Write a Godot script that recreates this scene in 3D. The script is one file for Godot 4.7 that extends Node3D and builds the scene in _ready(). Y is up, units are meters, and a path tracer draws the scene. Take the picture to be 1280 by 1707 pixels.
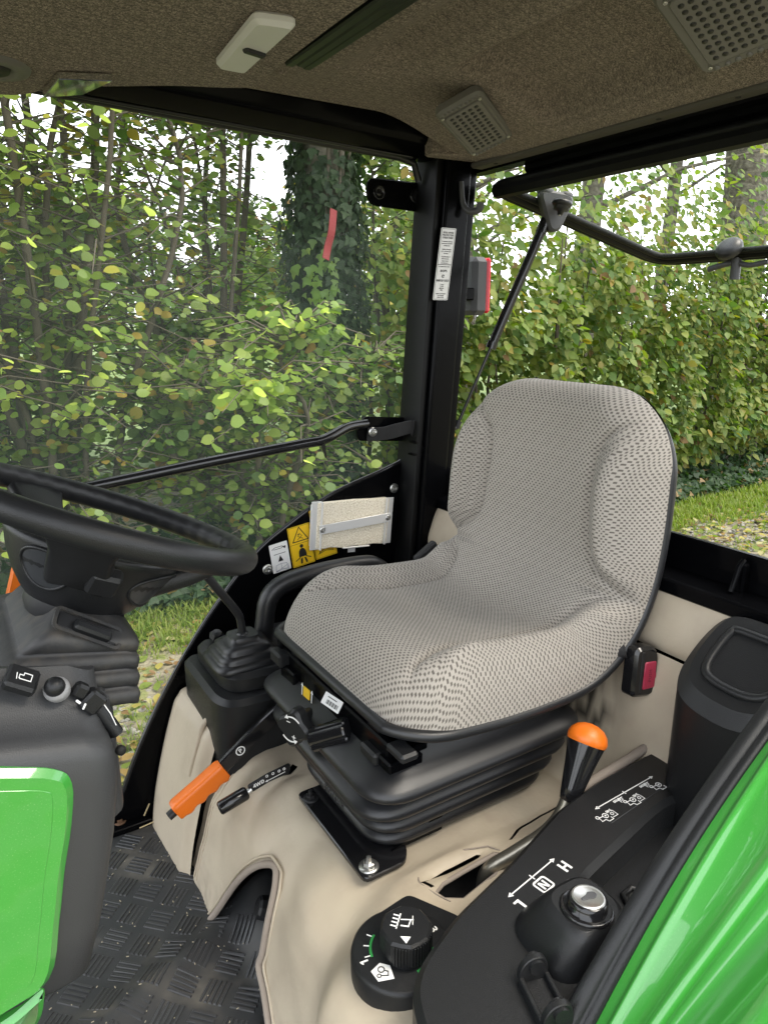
extends Node3D
# The cab of a small green tractor seen through its open left door; x runs to the rear, y up, -z to the right-hand side.

const EYE := Vector3(0, 1.6, 0)
var rng := RandomNumberGenerator.new()
var M := {}
var taken := {}

# ---------------------------------------------------------------- naming

func numbered(called: String) -> String:
	var n: int = taken.get(called, 0)
	taken[called] = n + 1
	return called if n == 0 else "%s_%03d" % [called, n]

func tag(o: Node, label: String, category: String, group := "") -> Node:
	o.set_meta("label", label)
	o.set_meta("category", category)
	if group:
		o.set_meta("group", group)
	return o

func thing(called: String, label: String, category: String, at := Vector3.ZERO, group := "") -> Node3D:
	var o := Node3D.new()
	o.name = numbered(called)
	o.position = at
	add_child(o, true)
	tag(o, label, category, group)
	return o

func put(st: SurfaceTool, called: String, m: Material, parent: Node3D = self) -> MeshInstance3D:
	st.generate_normals()
	return put_mesh(st.commit(), called, m, parent)

func put_mesh(mesh: Mesh, called: String, m: Material, parent: Node3D = self) -> MeshInstance3D:
	var o := MeshInstance3D.new()
	o.mesh = mesh
	o.material_override = m
	if parent == self:
		o.name = numbered(called)
	else:
		var n := 0
		var s := called
		while parent.has_node(NodePath(s)):
			n += 1
			s = "%s_%03d" % [called, n]
		o.name = s
	parent.add_child(o, true)
	# shapes are written in scene coordinates, so undo where the parents stand
	o.position = -above(parent)
	return o

func above(n: Node) -> Vector3:
	var s := Vector3.ZERO
	while n != self and n is Node3D:
		s += (n as Node3D).position
		n = n.get_parent()
	return s

func lab(o: Node, label: String) -> Node:
	o.set_meta("label", label)
	return o

# ---------------------------------------------------------------- shapes

func S() -> SurfaceTool:
	var st := SurfaceTool.new()
	st.begin(Mesh.PRIMITIVE_TRIANGLES)
	return st

const FLAT := 0xFFFFFFFF

func tri(st: SurfaceTool, a: Vector3, b: Vector3, c: Vector3) -> void:
	# seen from outside a, b, c run anticlockwise
	st.add_vertex(a)
	st.add_vertex(c)
	st.add_vertex(b)

func quad(st: SurfaceTool, a: Vector3, b: Vector3, c: Vector3, d: Vector3) -> void:
	tri(st, a, b, c)
	tri(st, a, c, d)

func box(st: SurfaceTool, c: Vector3, size: Vector3, bevel := 0.002, basis := Basis()) -> void:
	st.set_smooth_group(FLAT)
	var h := size / 2.0
	var b := minf(bevel, minf(h.x, minf(h.y, h.z)) * 0.9)
	var pt := func(sx: int, sy: int, sz: int, axis: int) -> Vector3:
		var v := Vector3(sx * (h.x - (0.0 if axis == 0 else b)), sy * (h.y - (0.0 if axis == 1 else b)), sz * (h.z - (0.0 if axis == 2 else b)))
		return c + basis * v
	for s: int in [-1, 1]:
		var fx := [pt.call(s, -1, -1, 0), pt.call(s, 1, -1, 0), pt.call(s, 1, 1, 0), pt.call(s, -1, 1, 0)]
		var fy := [pt.call(-1, s, -1, 1), pt.call(-1, s, 1, 1), pt.call(1, s, 1, 1), pt.call(1, s, -1, 1)]
		var fz := [pt.call(-1, -1, s, 2), pt.call(1, -1, s, 2), pt.call(1, 1, s, 2), pt.call(-1, 1, s, 2)]
		for f: Array in [fx, fy, fz]:
			if s > 0:
				quad(st, f[0], f[1], f[2], f[3])
			else:
				quad(st, f[3], f[2], f[1], f[0])
	for s: int in [-1, 1]:
		for t: int in [-1, 1]:
			var q := s * t > 0
			var e1 := [pt.call(s, t, -1, 0), pt.call(s, t, -1, 1), pt.call(s, t, 1, 1), pt.call(s, t, 1, 0)]
			var e2 := [pt.call(-1, s, t, 1), pt.call(-1, s, t, 2), pt.call(1, s, t, 2), pt.call(1, s, t, 1)]
			var e3 := [pt.call(t, -1, s, 2), pt.call(t, -1, s, 0), pt.call(t, 1, s, 0), pt.call(t, 1, s, 2)]
			for e: Array in [e1, e2, e3]:
				if q:
					quad(st, e[0], e[1], e[2], e[3])
				else:
					quad(st, e[3], e[2], e[1], e[0])
			for w: int in [-1, 1]:
				var k := [pt.call(s, t, w, 0), pt.call(s, t, w, 1), pt.call(s, t, w, 2)]
				if s * t * w > 0:
					tri(st, k[0], k[1], k[2])
				else:
					tri(st, k[2], k[1], k[0])

func spline(p: Array, per := 6) -> PackedVector3Array:
	var out := PackedVector3Array()
	var n := p.size()
	for i in n - 1:
		var a: Vector3 = p[max(i - 1, 0)]
		var b: Vector3 = p[i]
		var c: Vector3 = p[i + 1]
		var d: Vector3 = p[min(i + 2, n - 1)]
		for k in per:
			var t := float(k) / per
			out.append(0.5 * (2.0 * b + (c - a) * t + (2.0 * a - 5.0 * b + 4.0 * c - d) * t * t + (3.0 * b - a - 3.0 * c + d) * t * t * t))
	out.append(p[n - 1])
	return out

func cr(p: Array, u: float) -> Vector3:
	var n := p.size()
	var i := clampi(int(floor(u)), 0, n - 2)
	var t := u - i
	var a: Vector3 = p[max(i - 1, 0)]
	var b: Vector3 = p[i]
	var c: Vector3 = p[i + 1]
	var d: Vector3 = p[min(i + 2, n - 1)]
	return 0.5 * (2.0 * b + (c - a) * t + (2.0 * a - 5.0 * b + 4.0 * c - d) * t * t + (3.0 * b - a - 3.0 * c + d) * t * t * t)

func tube(st: SurfaceTool, pts: Array, r: float, n := 10, r_end := -1.0, closed := false, caps := true) -> void:
	st.set_smooth_group(0)
	var m := pts.size()
	var re := r if r_end < 0.0 else r_end
	var up := Vector3.UP
	var rings := []
	for i in m:
		var a: Vector3 = pts[(i - 1 + m) % m] if closed else pts[max(i - 1, 0)]
		var c: Vector3 = pts[(i + 1) % m] if closed else pts[min(i + 1, m - 1)]
		var dir := (c - a).normalized()
		if i == 0 and absf(dir.dot(up)) > 0.9:
			up = Vector3.RIGHT
		var side := dir.cross(up).normalized()
		up = side.cross(dir).normalized()
		var rr := lerpf(r, re, float(i) / maxf(m - 1, 1))
		var ring := PackedVector3Array()
		var p: Vector3 = pts[i]
		for k in n:
			var an := TAU * k / n
			ring.append(p + (side * cos(an) + up * sin(an)) * rr)
		rings.append(ring)
	for i in (m if closed else m - 1):
		var A: PackedVector3Array = rings[i]
		var B: PackedVector3Array = rings[(i + 1) % m]
		for k in n:
			var l := (k + 1) % n
			quad(st, A[k], A[l], B[l], B[k])
	if caps and not closed:
		st.set_smooth_group(FLAT)
		for k in range(1, n - 1):
			tri(st, rings[0][0], rings[0][k + 1], rings[0][k])
			tri(st, rings[m - 1][0], rings[m - 1][k], rings[m - 1][k + 1])

func lathe(st: SurfaceTool, at: Transform3D, prof: Array, n := 24, sharp := false) -> void:
	# prof: Vector2(radius, height along y), from the bottom up
	for i in prof.size() - 1:
		st.set_smooth_group(FLAT if sharp else 0)
		var a: Vector2 = prof[i]
		var b: Vector2 = prof[i + 1]
		for k in n:
			var c0 := Vector3(cos(TAU * k / n), 0, -sin(TAU * k / n))
			var c1 := Vector3(cos(TAU * (k + 1) / n), 0, -sin(TAU * (k + 1) / n))
			var y := Vector3.UP
			var p0 := at * (c0 * a.x + y * a.y)
			var p1 := at * (c1 * a.x + y * a.y)
			var q0 := at * (c0 * b.x + y * b.y)
			var q1 := at * (c1 * b.x + y * b.y)
			if a.x > 1e-5:
				tri(st, p0, p1, q1)
			if b.x > 1e-5:
				tri(st, p0, q1, q0)

func axis_at(p: Vector3, y: Vector3) -> Transform3D:
	y = y.normalized()
	var x := y.cross(Vector3.FORWARD)
	if x.length() < 0.1:
		x = y.cross(Vector3.RIGHT)
	x = x.normalized()
	return Transform3D(Basis(x, y, x.cross(y)), p)

func pv(a: Array) -> PackedVector2Array:
	var o := PackedVector2Array()
	for i in range(0, a.size(), 2):
		o.append(Vector2(a[i], a[i + 1]))
	return o

func rounded(poly: PackedVector2Array, r: float, seg := 5) -> PackedVector2Array:
	var out := PackedVector2Array()
	var n := poly.size()
	for i in n:
		var p := poly[i]
		var a := poly[(i - 1 + n) % n]
		var b := poly[(i + 1) % n]
		var ra := minf(r, p.distance_to(a) * 0.48)
		var rb := minf(r, p.distance_to(b) * 0.48)
		var s := p + (a - p).normalized() * ra
		var e := p + (b - p).normalized() * rb
		for k in seg + 1:
			var t := float(k) / seg
			out.append(s.lerp(p, t).lerp(p.lerp(e, t), t))
	return out

func rrect(w: float, h: float, r: float, seg := 4, c := Vector2.ZERO) -> PackedVector2Array:
	return rounded(pv([c.x - w / 2, c.y - h / 2, c.x + w / 2, c.y - h / 2, c.x + w / 2, c.y + h / 2, c.x - w / 2, c.y + h / 2]), r, seg)

func prism(st: SurfaceTool, poly: PackedVector2Array, z0: float, z1: float, at := Transform3D(), bevel := 0.0, smooth := false) -> void:
	if Geometry2D.is_polygon_clockwise(poly):
		poly.reverse()
	var n := poly.size()
	var inn := PackedVector2Array()
	for i in n:
		var a := (poly[i] - poly[(i - 1 + n) % n]).normalized()
		var b := (poly[(i + 1) % n] - poly[i]).normalized()
		var na := Vector2(-a.y, a.x)
		var nb := Vector2(-b.y, b.x)
		var mi := (na + nb).normalized()
		inn.append(poly[i] + mi * bevel / maxf(mi.dot(na), 0.4))
	var flip := at.basis.determinant() < 0
	var caps := Geometry2D.triangulate_polygon(inn)
	var T := func(a: Vector3, b: Vector3, c: Vector3) -> void:
		if flip:
			tri(st, at * a, at * c, at * b)
		else:
			tri(st, at * a, at * b, at * c)
	st.set_smooth_group(FLAT)
	for i in range(0, caps.size(), 3):
		var p := inn[caps[i]]
		var q := inn[caps[i + 1]]
		var r := inn[caps[i + 2]]
		if (q - p).cross(r - p) < 0:
			var t := q
			q = r
			r = t
		T.call(Vector3(p.x, p.y, z1), Vector3(q.x, q.y, z1), Vector3(r.x, r.y, z1))
		T.call(Vector3(p.x, p.y, z0), Vector3(r.x, r.y, z0), Vector3(q.x, q.y, z0))
	var levels := [[inn, z0], [poly, z0 + bevel], [poly, z1 - bevel], [inn, z1]] if bevel > 0.0 else [[poly, z0], [poly, z1]]
	for l in levels.size() - 1:
		st.set_smooth_group(10 + l if smooth else FLAT)
		var A: PackedVector2Array = levels[l][0]
		var B: PackedVector2Array = levels[l + 1][0]
		var za: float = levels[l][1]
		var zb: float = levels[l + 1][1]
		for i in n:
			var j := (i + 1) % n
			T.call(Vector3(A[i].x, A[i].y, za), Vector3(A[j].x, A[j].y, za), Vector3(B[j].x, B[j].y, zb))
			T.call(Vector3(A[i].x, A[i].y, za), Vector3(B[j].x, B[j].y, zb), Vector3(B[i].x, B[i].y, zb))

# a plan (x, z) standing from y0 to y1
func slab(st: SurfaceTool, plan: PackedVector2Array, y0: float, y1: float, bevel := 0.004, smooth := true) -> void:
	prism(st, plan.duplicate(), y0, y1, Transform3D(Basis(Vector3(1, 0, 0), Vector3(0, 0, 1), Vector3(0, 1, 0)), Vector3.ZERO), bevel, smooth)

func loft(st: SurfaceTool, rings: Array, cap0 := true, cap1 := true, group := 0) -> void:
	# rings run anticlockwise seen from the end they rise to
	for i in rings.size() - 1:
		st.set_smooth_group(group)
		var A: PackedVector3Array = rings[i]
		var B: PackedVector3Array = rings[i + 1]
		var n := A.size()
		for k in n:
			var l := (k + 1) % n
			quad(st, A[k], A[l], B[l], B[k])
	for e in 2:
		if (cap0 if e == 0 else cap1):
			var R: PackedVector3Array = rings[0 if e == 0 else rings.size() - 1]
			var c := Vector3.ZERO
			for p in R:
				c += p / R.size()
			st.set_smooth_group(FLAT)
			for k in R.size():
				var l := (k + 1) % R.size()
				if e == 0:
					tri(st, c, R[l], R[k])
				else:
					tri(st, c, R[k], R[l])

# a sheet given by f(i, j) -> Vector3; "thick" adds a second skin below
func sheet(st: SurfaceTool, nu: int, nv: int, f: Callable, uv: Variant = null) -> void:
	st.set_smooth_group(0)
	var P := []
	var T := []
	for i in nu + 1:
		var row := PackedVector3Array()
		var tr := PackedVector2Array()
		for j in nv + 1:
			row.append(f.call(float(i) / nu, float(j) / nv))
			if uv != null:
				tr.append(uv.call(float(i) / nu, float(j) / nv))
		P.append(row)
		T.append(tr)
	for i in nu:
		for j in nv:
			for c: Array in [[i, j], [i + 1, j], [i + 1, j + 1], [i, j], [i + 1, j + 1], [i, j + 1]]:
				if uv != null:
					st.set_uv(T[c[0]][c[1]])
				st.add_vertex(P[c[0]][c[1]])

func smooth01(a: float, b: float, x: float) -> float:
	var t := clampf((x - a) / (b - a), 0.0, 1.0)
	return t * t * (3.0 - 2.0 * t)

func bump(c: float, w: float, x: float) -> float:
	return exp(-((x - c) / w) * ((x - c) / w))

# ---------------------------------------------------------------- textures and materials

func noise_img(size: int, freq: float, sd: int, oct := 4) -> Image:
	var n := FastNoiseLite.new()
	n.seed = sd
	n.frequency = freq
	n.fractal_octaves = oct
	return n.get_seamless_image(size, size)

func tex(img: Image) -> ImageTexture:
	return ImageTexture.create_from_image(img)

func srgb(c: Color) -> Color:
	return c.linear_to_srgb()

func ramp(img: Image, stops: Array) -> ImageTexture:
	# stops: [value, linear colour]...
	img.convert(Image.FORMAT_L8)
	var lut := []
	for v in 256:
		var x := v / 255.0
		var c: Color = stops[0][1]
		for i in stops.size() - 1:
			if x >= stops[i][0]:
				c = stops[i][1].lerp(stops[i + 1][1], clampf((x - stops[i][0]) / (stops[i + 1][0] - stops[i][0]), 0, 1))
		c = srgb(c)
		lut.append([c.r8, c.g8, c.b8])
	var d := img.get_data()
	var o := PackedByteArray()
	o.resize(d.size() * 3)
	for i in d.size():
		var l: Array = lut[d[i]]
		o[i * 3] = l[0]
		o[i * 3 + 1] = l[1]
		o[i * 3 + 2] = l[2]
	return tex(Image.create_from_data(img.get_width(), img.get_height(), false, Image.FORMAT_RGB8, o))

func mat(called: String, c: Color, rough: float, metal := 0.0, relief: Texture2D = null, relief_cm := 0.05, tile := 0.1) -> StandardMaterial3D:
	var m := StandardMaterial3D.new()
	m.resource_name = called
	m.albedo_color = srgb(c)
	m.roughness = rough
	m.metallic = metal
	m.uv1_triplanar = true
	m.uv1_scale = Vector3.ONE / tile
	if relief:
		m.heightmap_enabled = true
		m.heightmap_texture = relief
		m.heightmap_scale = relief_cm
	M[called] = m
	return m

func coloured(m: StandardMaterial3D, t: Texture2D) -> StandardMaterial3D:
	m.albedo_texture = t
	m.albedo_color = Color.WHITE
	return m

func col(r: float, g: float, b: float) -> Color:
	return Color(r, g, b)

func fabric() -> Array:
	# knitted upholstery: pale ground with staggered dark flecks; 256 px = 4.4 cm
	var w := 256
	var im := PackedByteArray()
	var hi := PackedByteArray()
	im.resize(w * w * 3)
	hi.resize(w * w)
	var r := RandomNumberGenerator.new()
	r.seed = 5
	var jit := []
	for i in 64:
		jit.append(r.randf_range(0.75, 1.15))
	for y in w:
		for x in w:
			var row := y / 32
			var xx := (x + (32 if row % 2 else 0)) % w
			var u := (xx % 64) / 64.0 - 0.5
			var v := (y % 32) / 32.0 - 0.5
			var k: float = jit[(row * 4 + xx / 64) % 64]
			var d := smooth01(0.30, 0.16, absf(u) / k) * smooth01(0.42, 0.22, absf(v + 0.9 * u * u))
			var knit := 0.5 + 0.5 * sin(x * TAU / 8.0 + (PI if (y / 4) % 2 else 0.0)) * sin(y * TAU / 8.0)
			var g := r.randf_range(0.82, 1.1) * (0.82 + 0.26 * knit)
			var c := Color(0.36, 0.332, 0.292).lerp(Color(0.085, 0.072, 0.061), d * 0.90) * g
			c = srgb(Color(minf(c.r, 1), minf(c.g, 1), minf(c.b, 1)))
			var o := (y * w + x) * 3
			im[o] = c.r8
			im[o + 1] = c.g8
			im[o + 2] = c.b8
			hi[y * w + x] = int(clampf(150 + 60 * knit - 130 * d + r.randf_range(-14, 14), 0, 255))
	return [tex(Image.create_from_data(w, w, false, Image.FORMAT_RGB8, im)), tex(Image.create_from_data(w, w, false, Image.FORMAT_L8, hi))]

func weave() -> Array:
	# headliner cloth: brown and black basket weave; 256 px = 3.2 cm
	var w := 256
	var im := PackedByteArray()
	var hi := PackedByteArray()
	im.resize(w * w * 3)
	hi.resize(w * w)
	var r := RandomNumberGenerator.new()
	r.seed = 9
	var cell := []
	for i in 64 * 64:
		cell.append(r.randf())
	for y in w:
		for x in w:
			var a: float = cell[(y / 4) * 64 + x / 4]
			var b: float = cell[(y / 8) * 64 + (x / 8) + 32 * 0]
			var t := 0.55 * a + 0.45 * b
			var up := 0.5 + 0.5 * sin(x * TAU / 8.0) * sin(y * TAU / 8.0)
			var c := Color(0.058, 0.048, 0.042).lerp(Color(0.44, 0.365, 0.31), t * t * 1.15) * (0.75 + 0.4 * up)
			c = srgb(c)
			var o := (y * w + x) * 3
			im[o] = c.r8
			im[o + 1] = c.g8
			im[o + 2] = c.b8
			hi[y * w + x] = int(90 + 90 * up + 60 * a)
	return [tex(Image.create_from_data(w, w, false, Image.FORMAT_RGB8, im)), tex(Image.create_from_data(w, w, false, Image.FORMAT_L8, hi))]

func make_materials() -> void:
	var grain := tex(noise_img(256, 0.11, 3, 3))
	var soft := tex(noise_img(256, 0.02, 8, 4))
	var m := mat("black_plastic", col(0.011, 0.0115, 0.0125), 0.40, 0, grain, 0.028, 0.05)
	m.metallic_specular = 0.4
	m.roughness_texture = ramp(noise_img(256, 0.015, 21, 5), [[0.2, Color(0.75, 0.75, 0.75)], [0.8, Color(1, 1, 1)]])
	m = mat("grey_plastic", col(0.052, 0.054, 0.058), 0.5, 0, grain, 0.03, 0.05)
	m = mat("dash_plastic", col(0.034, 0.035, 0.037), 0.48, 0, grain, 0.03, 0.05)
	coloured(mat("dusty_boot", col(0.03, 0.03, 0.03), 0.6, 0, grain, 0.02, 0.16), ramp(noise_img(512, 0.008, 31, 5), [[0.35, col(0.022, 0.022, 0.023)], [0.62, col(0.032, 0.031, 0.03)], [0.85, col(0.06, 0.052, 0.042)]]))
	mat("rubber", col(0.011, 0.0115, 0.013), 0.38, 0, grain, 0.018, 0.05)
	m = mat("black_paint", col(0.002, 0.0021, 0.0026), 0.27, 0, soft, 0.02, 0.3)
	m.clearcoat_enabled = true
	m.clearcoat = 0.05
	m.clearcoat_roughness = 0.1
	m.metallic_specular = 0.16
	m = mat("gloss_black", col(0.009, 0.009, 0.010), 0.14)
	m = mat("seal_rubber", col(0.0035, 0.0037, 0.004), 0.45, 0, grain, 0.01, 0.05)
	m.metallic_specular = 0.3
	mat("satin_plastic", col(0.03, 0.032, 0.035), 0.3, 0, grain, 0.01, 0.05)
	mat("grit", col(0.34, 0.30, 0.22), 0.9)
	mat("bare_black", col(0.01, 0.01, 0.011), 0.5)
	m = mat("mat_rubber", col(0.03, 0.031, 0.033), 0.5, 0, grain, 0.03, 0.08)
	coloured(m, ramp(noise_img(512, 0.012, 41, 6), [[0.3, col(0.018, 0.019, 0.021)], [0.6, col(0.026, 0.027, 0.028)], [0.8, col(0.06, 0.056, 0.05)], [0.95, col(0.11, 0.10, 0.085)]]))
	m.uv1_scale = Vector3.ONE / 1.1
	m = mat("tread_rubber", col(0.03, 0.031, 0.033), 0.36, 0, grain, 0.02, 0.08)
	m = mat("vinyl", col(0.47, 0.40, 0.30), 0.5, 0, tex(noise_img(512, 0.06, 51, 4)), 0.035, 0.35)
	coloured(m, ramp(noise_img(512, 0.007, 52, 6), [[0.12, col(0.37, 0.31, 0.235)], [0.4, col(0.41, 0.35, 0.265)], [0.75, col(0.43, 0.37, 0.28)]]))
	var wv: StandardMaterial3D = m.duplicate()
	wv.resource_name = "worn_vinyl"
	wv.vertex_color_use_as_albedo = true
	M["worn_vinyl"] = wv
	m = mat("felt_edge", col(0.26, 0.22, 0.185), 0.9, 0, grain, 0.05, 0.04)
	var f := fabric()
	m = mat("seat_fabric", col(1, 1, 1), 0.85)
	m.uv1_triplanar = false
	m.uv1_scale = Vector3.ONE
	m.albedo_color = Color.WHITE
	m.albedo_texture = f[0]
	m.heightmap_enabled = true
	m.heightmap_texture = f[1]
	m.heightmap_scale = 0.07
	m.rim_enabled = true
	m.rim = 0.25
	m.rim_tint = 0.6
	f = weave()
	m = mat("headliner", col(1, 1, 1), 0.95, 0, f[1], 0.08, 0.062)
	coloured(m, f[0])
	m = mat("green_paint", col(0.055, 0.40, 0.05), 0.3, 0, tex(noise_img(256, 0.09, 61, 3)), 0.006, 0.05)
	m.clearcoat_enabled = true
	coloured(m, ramp(noise_img(512, 0.13, 63, 2), [[0.0, col(0.038, 0.255, 0.034)], [0.74, col(0.040, 0.265, 0.036)], [0.86, col(0.08, 0.30, 0.066)], [0.95, col(0.15, 0.33, 0.115)]]))
	m.uv1_scale = Vector3.ONE / 0.16
	m.clearcoat = 1.0
	m.clearcoat_roughness = 0.035
	mat("orange_plastic", col(0.72, 0.155, 0.010), 0.38, 0, grain, 0.008, 0.05)
	mat("yellow_plastic", col(0.8, 0.5, 0.02), 0.4)
	mat("yellow_print", col(0.78, 0.50, 0.015), 0.4)
	mat("white_print", col(0.78, 0.78, 0.77), 0.45)
	mat("silver_print", col(0.5, 0.49, 0.47), 0.35, 0.25)
	mat("black_print", col(0.012, 0.012, 0.012), 0.5)
	mat("grey_print", col(0.28, 0.30, 0.36), 0.5)
	mat("green_print", col(0.03, 0.28, 0.06), 0.45)
	mat("aluminium", col(0.70, 0.70, 0.69), 0.36, 0.35, grain, 0.012, 0.06)
	mat("zinc", col(0.55, 0.55, 0.53), 0.3, 0.9)
	m = mat("lever_steel", col(0.30, 0.28, 0.23), 0.33, 0.85, soft, 0.02, 0.05)
	mat("rust", col(0.12, 0.065, 0.035), 0.7, 0.2, grain, 0.04, 0.03)
	m = mat("felt_board", col(0.6, 0.53, 0.40), 0.95, 0, grain, 0.12, 0.10)
	coloured(m, ramp(noise_img(256, 0.08, 71, 5), [[0.2, col(0.55, 0.48, 0.36)], [0.5, col(0.74, 0.67, 0.53)], [0.8, col(0.85, 0.80, 0.68)]]))
	mat("lamp_plastic", col(0.60, 0.59, 0.60), 0.4)
	mat("speaker_plastic", col(0.13, 0.125, 0.118), 0.5, 0, grain, 0.01, 0.04)
	mat("red_lens", col(0.75, 0.02, 0.04), 0.2)
	mat("red_tape", col(0.17, 0.004, 0.007), 0.6)
	mat("red_button", col(0.33, 0.02, 0.055), 0.4)
	m = mat("webbing", col(0.014, 0.014, 0.015), 0.7, 0, grain, 0.06, 0.02)
	mat("mirror", col(0.8, 0.82, 0.8), 0.04, 1.0)
	m = mat("glass", col(0.75, 0.85, 0.78), 0.0)
	m.transparency = BaseMaterial3D.TRANSPARENCY_ALPHA
	m.albedo_color = Color(0.80, 0.90, 0.84, 0.025)
	m.metallic_specular = 0.10
	m = mat("bark", col(0.10, 0.085, 0.065), 0.9, 0, tex(noise_img(256, 0.03, 81, 5)), 1.2, 0.5)
	coloured(m, ramp(noise_img(256, 0.02, 82, 5), [[0.2, col(0.05, 0.043, 0.035)], [0.6, col(0.13, 0.115, 0.09)], [0.85, col(0.20, 0.19, 0.15)]]))
	mat("stem_bark", col(0.085, 0.07, 0.052), 0.85)
	m = mat("ground", col(1, 1, 1), 0.95, 0, tex(noise_img(512, 0.06, 91, 5)), 2.0, 1.7)
	coloured(m, ramp(noise_img(1024, 0.006, 92, 7), [[0.25, col(0.13, 0.115, 0.085)], [0.42, col(0.20, 0.175, 0.13)], [0.55, col(0.22, 0.20, 0.14)], [0.64, col(0.17, 0.175, 0.07)], [0.8, col(0.10, 0.14, 0.03)]]))
	m = mat("soil", col(1, 1, 1), 0.95, 0, tex(noise_img(256, 0.06, 93, 5)), 2.0, 1.1)
	coloured(m, ramp(noise_img(512, 0.02, 94, 6), [[0.25, col(0.03, 0.026, 0.018)], [0.6, col(0.07, 0.055, 0.035)], [0.85, col(0.14, 0.10, 0.055)]]))
	m = mat("field", col(1, 1, 1), 0.9, 0, null, 0, 6.0)
	coloured(m, ramp(noise_img(256, 0.03, 95, 5), [[0.3, col(0.075, 0.12, 0.025)], [0.7, col(0.12, 0.17, 0.04)]]))
	var v := mat("leaf_any", col(1, 1, 1), 0.55)
	v.uv1_triplanar = false
	v.vertex_color_use_as_albedo = true
	v.backlight_enabled = true
	v.backlight = Color(0.9, 1.0, 0.48)
	for i in TONES.size():
		var t := mat("leaf_tone_%d" % i, TONES[i], 0.45)
		t.uv1_triplanar = false
		t.backlight_enabled = true
		t.backlight = Color(0.9, 1.0, 0.48)

const TONES := [Color(0.12, 0.195, 0.038), Color(0.095, 0.17, 0.04), Color(0.155, 0.23, 0.045), Color(0.20, 0.26, 0.05), Color(0.11, 0.18, 0.06), Color(0.33, 0.29, 0.045)]

# ---------------------------------------------------------------- view and light

func view_and_light() -> void:
	var cam := Camera3D.new()
	cam.name = "camera"
	cam.fov = 72.2
	cam.near = 0.05
	cam.far = 400.0
	cam.position = EYE
	cam.rotation = Vector3(deg_to_rad(-15.4), deg_to_rad(-32.0), 0)
	add_child(cam)
	cam.current = true
	var sky := Sky.new()
	var s := ProceduralSkyMaterial.new()
	s.sky_top_color = Color(0.86, 0.88, 0.91)
	s.sky_horizon_color = Color(0.93, 0.94, 0.95)
	s.sky_curve = 0.25
	s.ground_horizon_color = Color(0.45, 0.46, 0.40)
	s.ground_bottom_color = Color(0.30, 0.30, 0.26)
	s.sun_angle_max = 0.0
	sky.sky_material = s
	var e := Environment.new()
	e.background_mode = Environment.BG_SKY
	e.sky = sky
	e.tonemap_mode = Environment.TONE_MAPPER_LINEAR
	e.tonemap_exposure = 4.3
	e.sdfgi_enabled = true
	e.ssao_enabled = true
	e.ssil_enabled = true
	var w := WorldEnvironment.new()
	w.name = "surroundings"
	w.environment = e
	add_child(w)
	var sun := DirectionalLight3D.new()
	sun.name = "sun"
	sun.light_energy = 0.42
	sun.light_color = Color(1.0, 0.97, 0.92)
	sun.light_angular_distance = 35.0
	sun.shadow_enabled = true
	sun.rotation_degrees = Vector3(-62, 40, 0)
	add_child(sun)

# ---------------------------------------------------------------- the cab

var cab: Node3D

func flat_on(p: Vector3, x: Vector3, y: Vector3) -> Transform3D:
	x = x.normalized()
	y = (y - x * x.dot(y)).normalized()
	return Transform3D(Basis(x, y, x.cross(y)), p)

func letters(text: String, at: Transform3D, size: float, m: Material, parent: Node3D, called := "lettering", bold := true, squeeze := 1.0) -> void:
	var t := TextMesh.new()
	var f := SystemFont.new()
	f.font_names = PackedStringArray(["Droid Sans"])
	f.font_weight = 700 if bold else 400
	t.font = f
	t.text = text
	t.font_size = 32
	t.pixel_size = size / 23.0
	t.depth = 0.0004
	t.curve_step = 2.0
	var o := put_mesh(t, called, m, parent)
	o.transform = Transform3D(at.basis.scaled_local(Vector3(squeeze, 1, 1)), at.origin - above(parent) + at.basis.z * 0.0003)

func ink(st: SurfaceTool, at: Transform3D, poly: PackedVector2Array, lift := 0.0006) -> void:
	prism(st, poly.duplicate(), 0.0, lift, at)

func line(st: SurfaceTool, at: Transform3D, pts: PackedVector2Array, w: float, closed := false, lift := 0.0006) -> void:
	var n := pts.size()
	for i in (n if closed else n - 1):
		var a := pts[i]
		var b := pts[(i + 1) % n]
		var d := (b - a).normalized()
		a -= d * w * 0.4
		b += d * w * 0.4
		var s := Vector2(-d.y, d.x) * w / 2
		prism(st, PackedVector2Array([a - s, b - s, b + s, a + s]), 0.0, lift + i * 0.00001, at)

func disc(r: float, n := 16, c := Vector2.ZERO) -> PackedVector2Array:
	var o := PackedVector2Array()
	for k in n:
		o.append(c + Vector2(cos(TAU * k / n), sin(TAU * k / n)) * r)
	return o

func arc(r: float, a0: float, a1: float, n := 14, c := Vector2.ZERO) -> PackedVector2Array:
	var o := PackedVector2Array()
	for k in n + 1:
		var a := lerpf(a0, a1, float(k) / n)
		o.append(c + Vector2(cos(a), sin(a)) * r)
	return o

func bolt(called: String, p: Vector3, dir: Vector3, r: float, parent: Node3D, m: Material = null, washer := true, stud := false) -> void:
	var st := S()
	var at := axis_at(p, dir)
	if washer:
		lathe(st, at, [Vector2(0, 0), Vector2(r * 1.65, 0), Vector2(r * 1.65, r * 0.22), Vector2(r, r * 0.3)], 20)
	lathe(st, at, [Vector2(r, 0.0), Vector2(r, r * 0.85), Vector2(r * 0.82, r * 1.0), Vector2(r * 0.5, r * 1.0), Vector2(r * 0.45, r * (1.9 if stud else 0.6)), Vector2(0, r * (2.0 if stud else 0.6))], 6, true)
	put(st, called, m if m else M.zinc, parent)

func post_x(y: float) -> float:
	return 0.953 + 0.073 * (y - 1.294)

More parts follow.
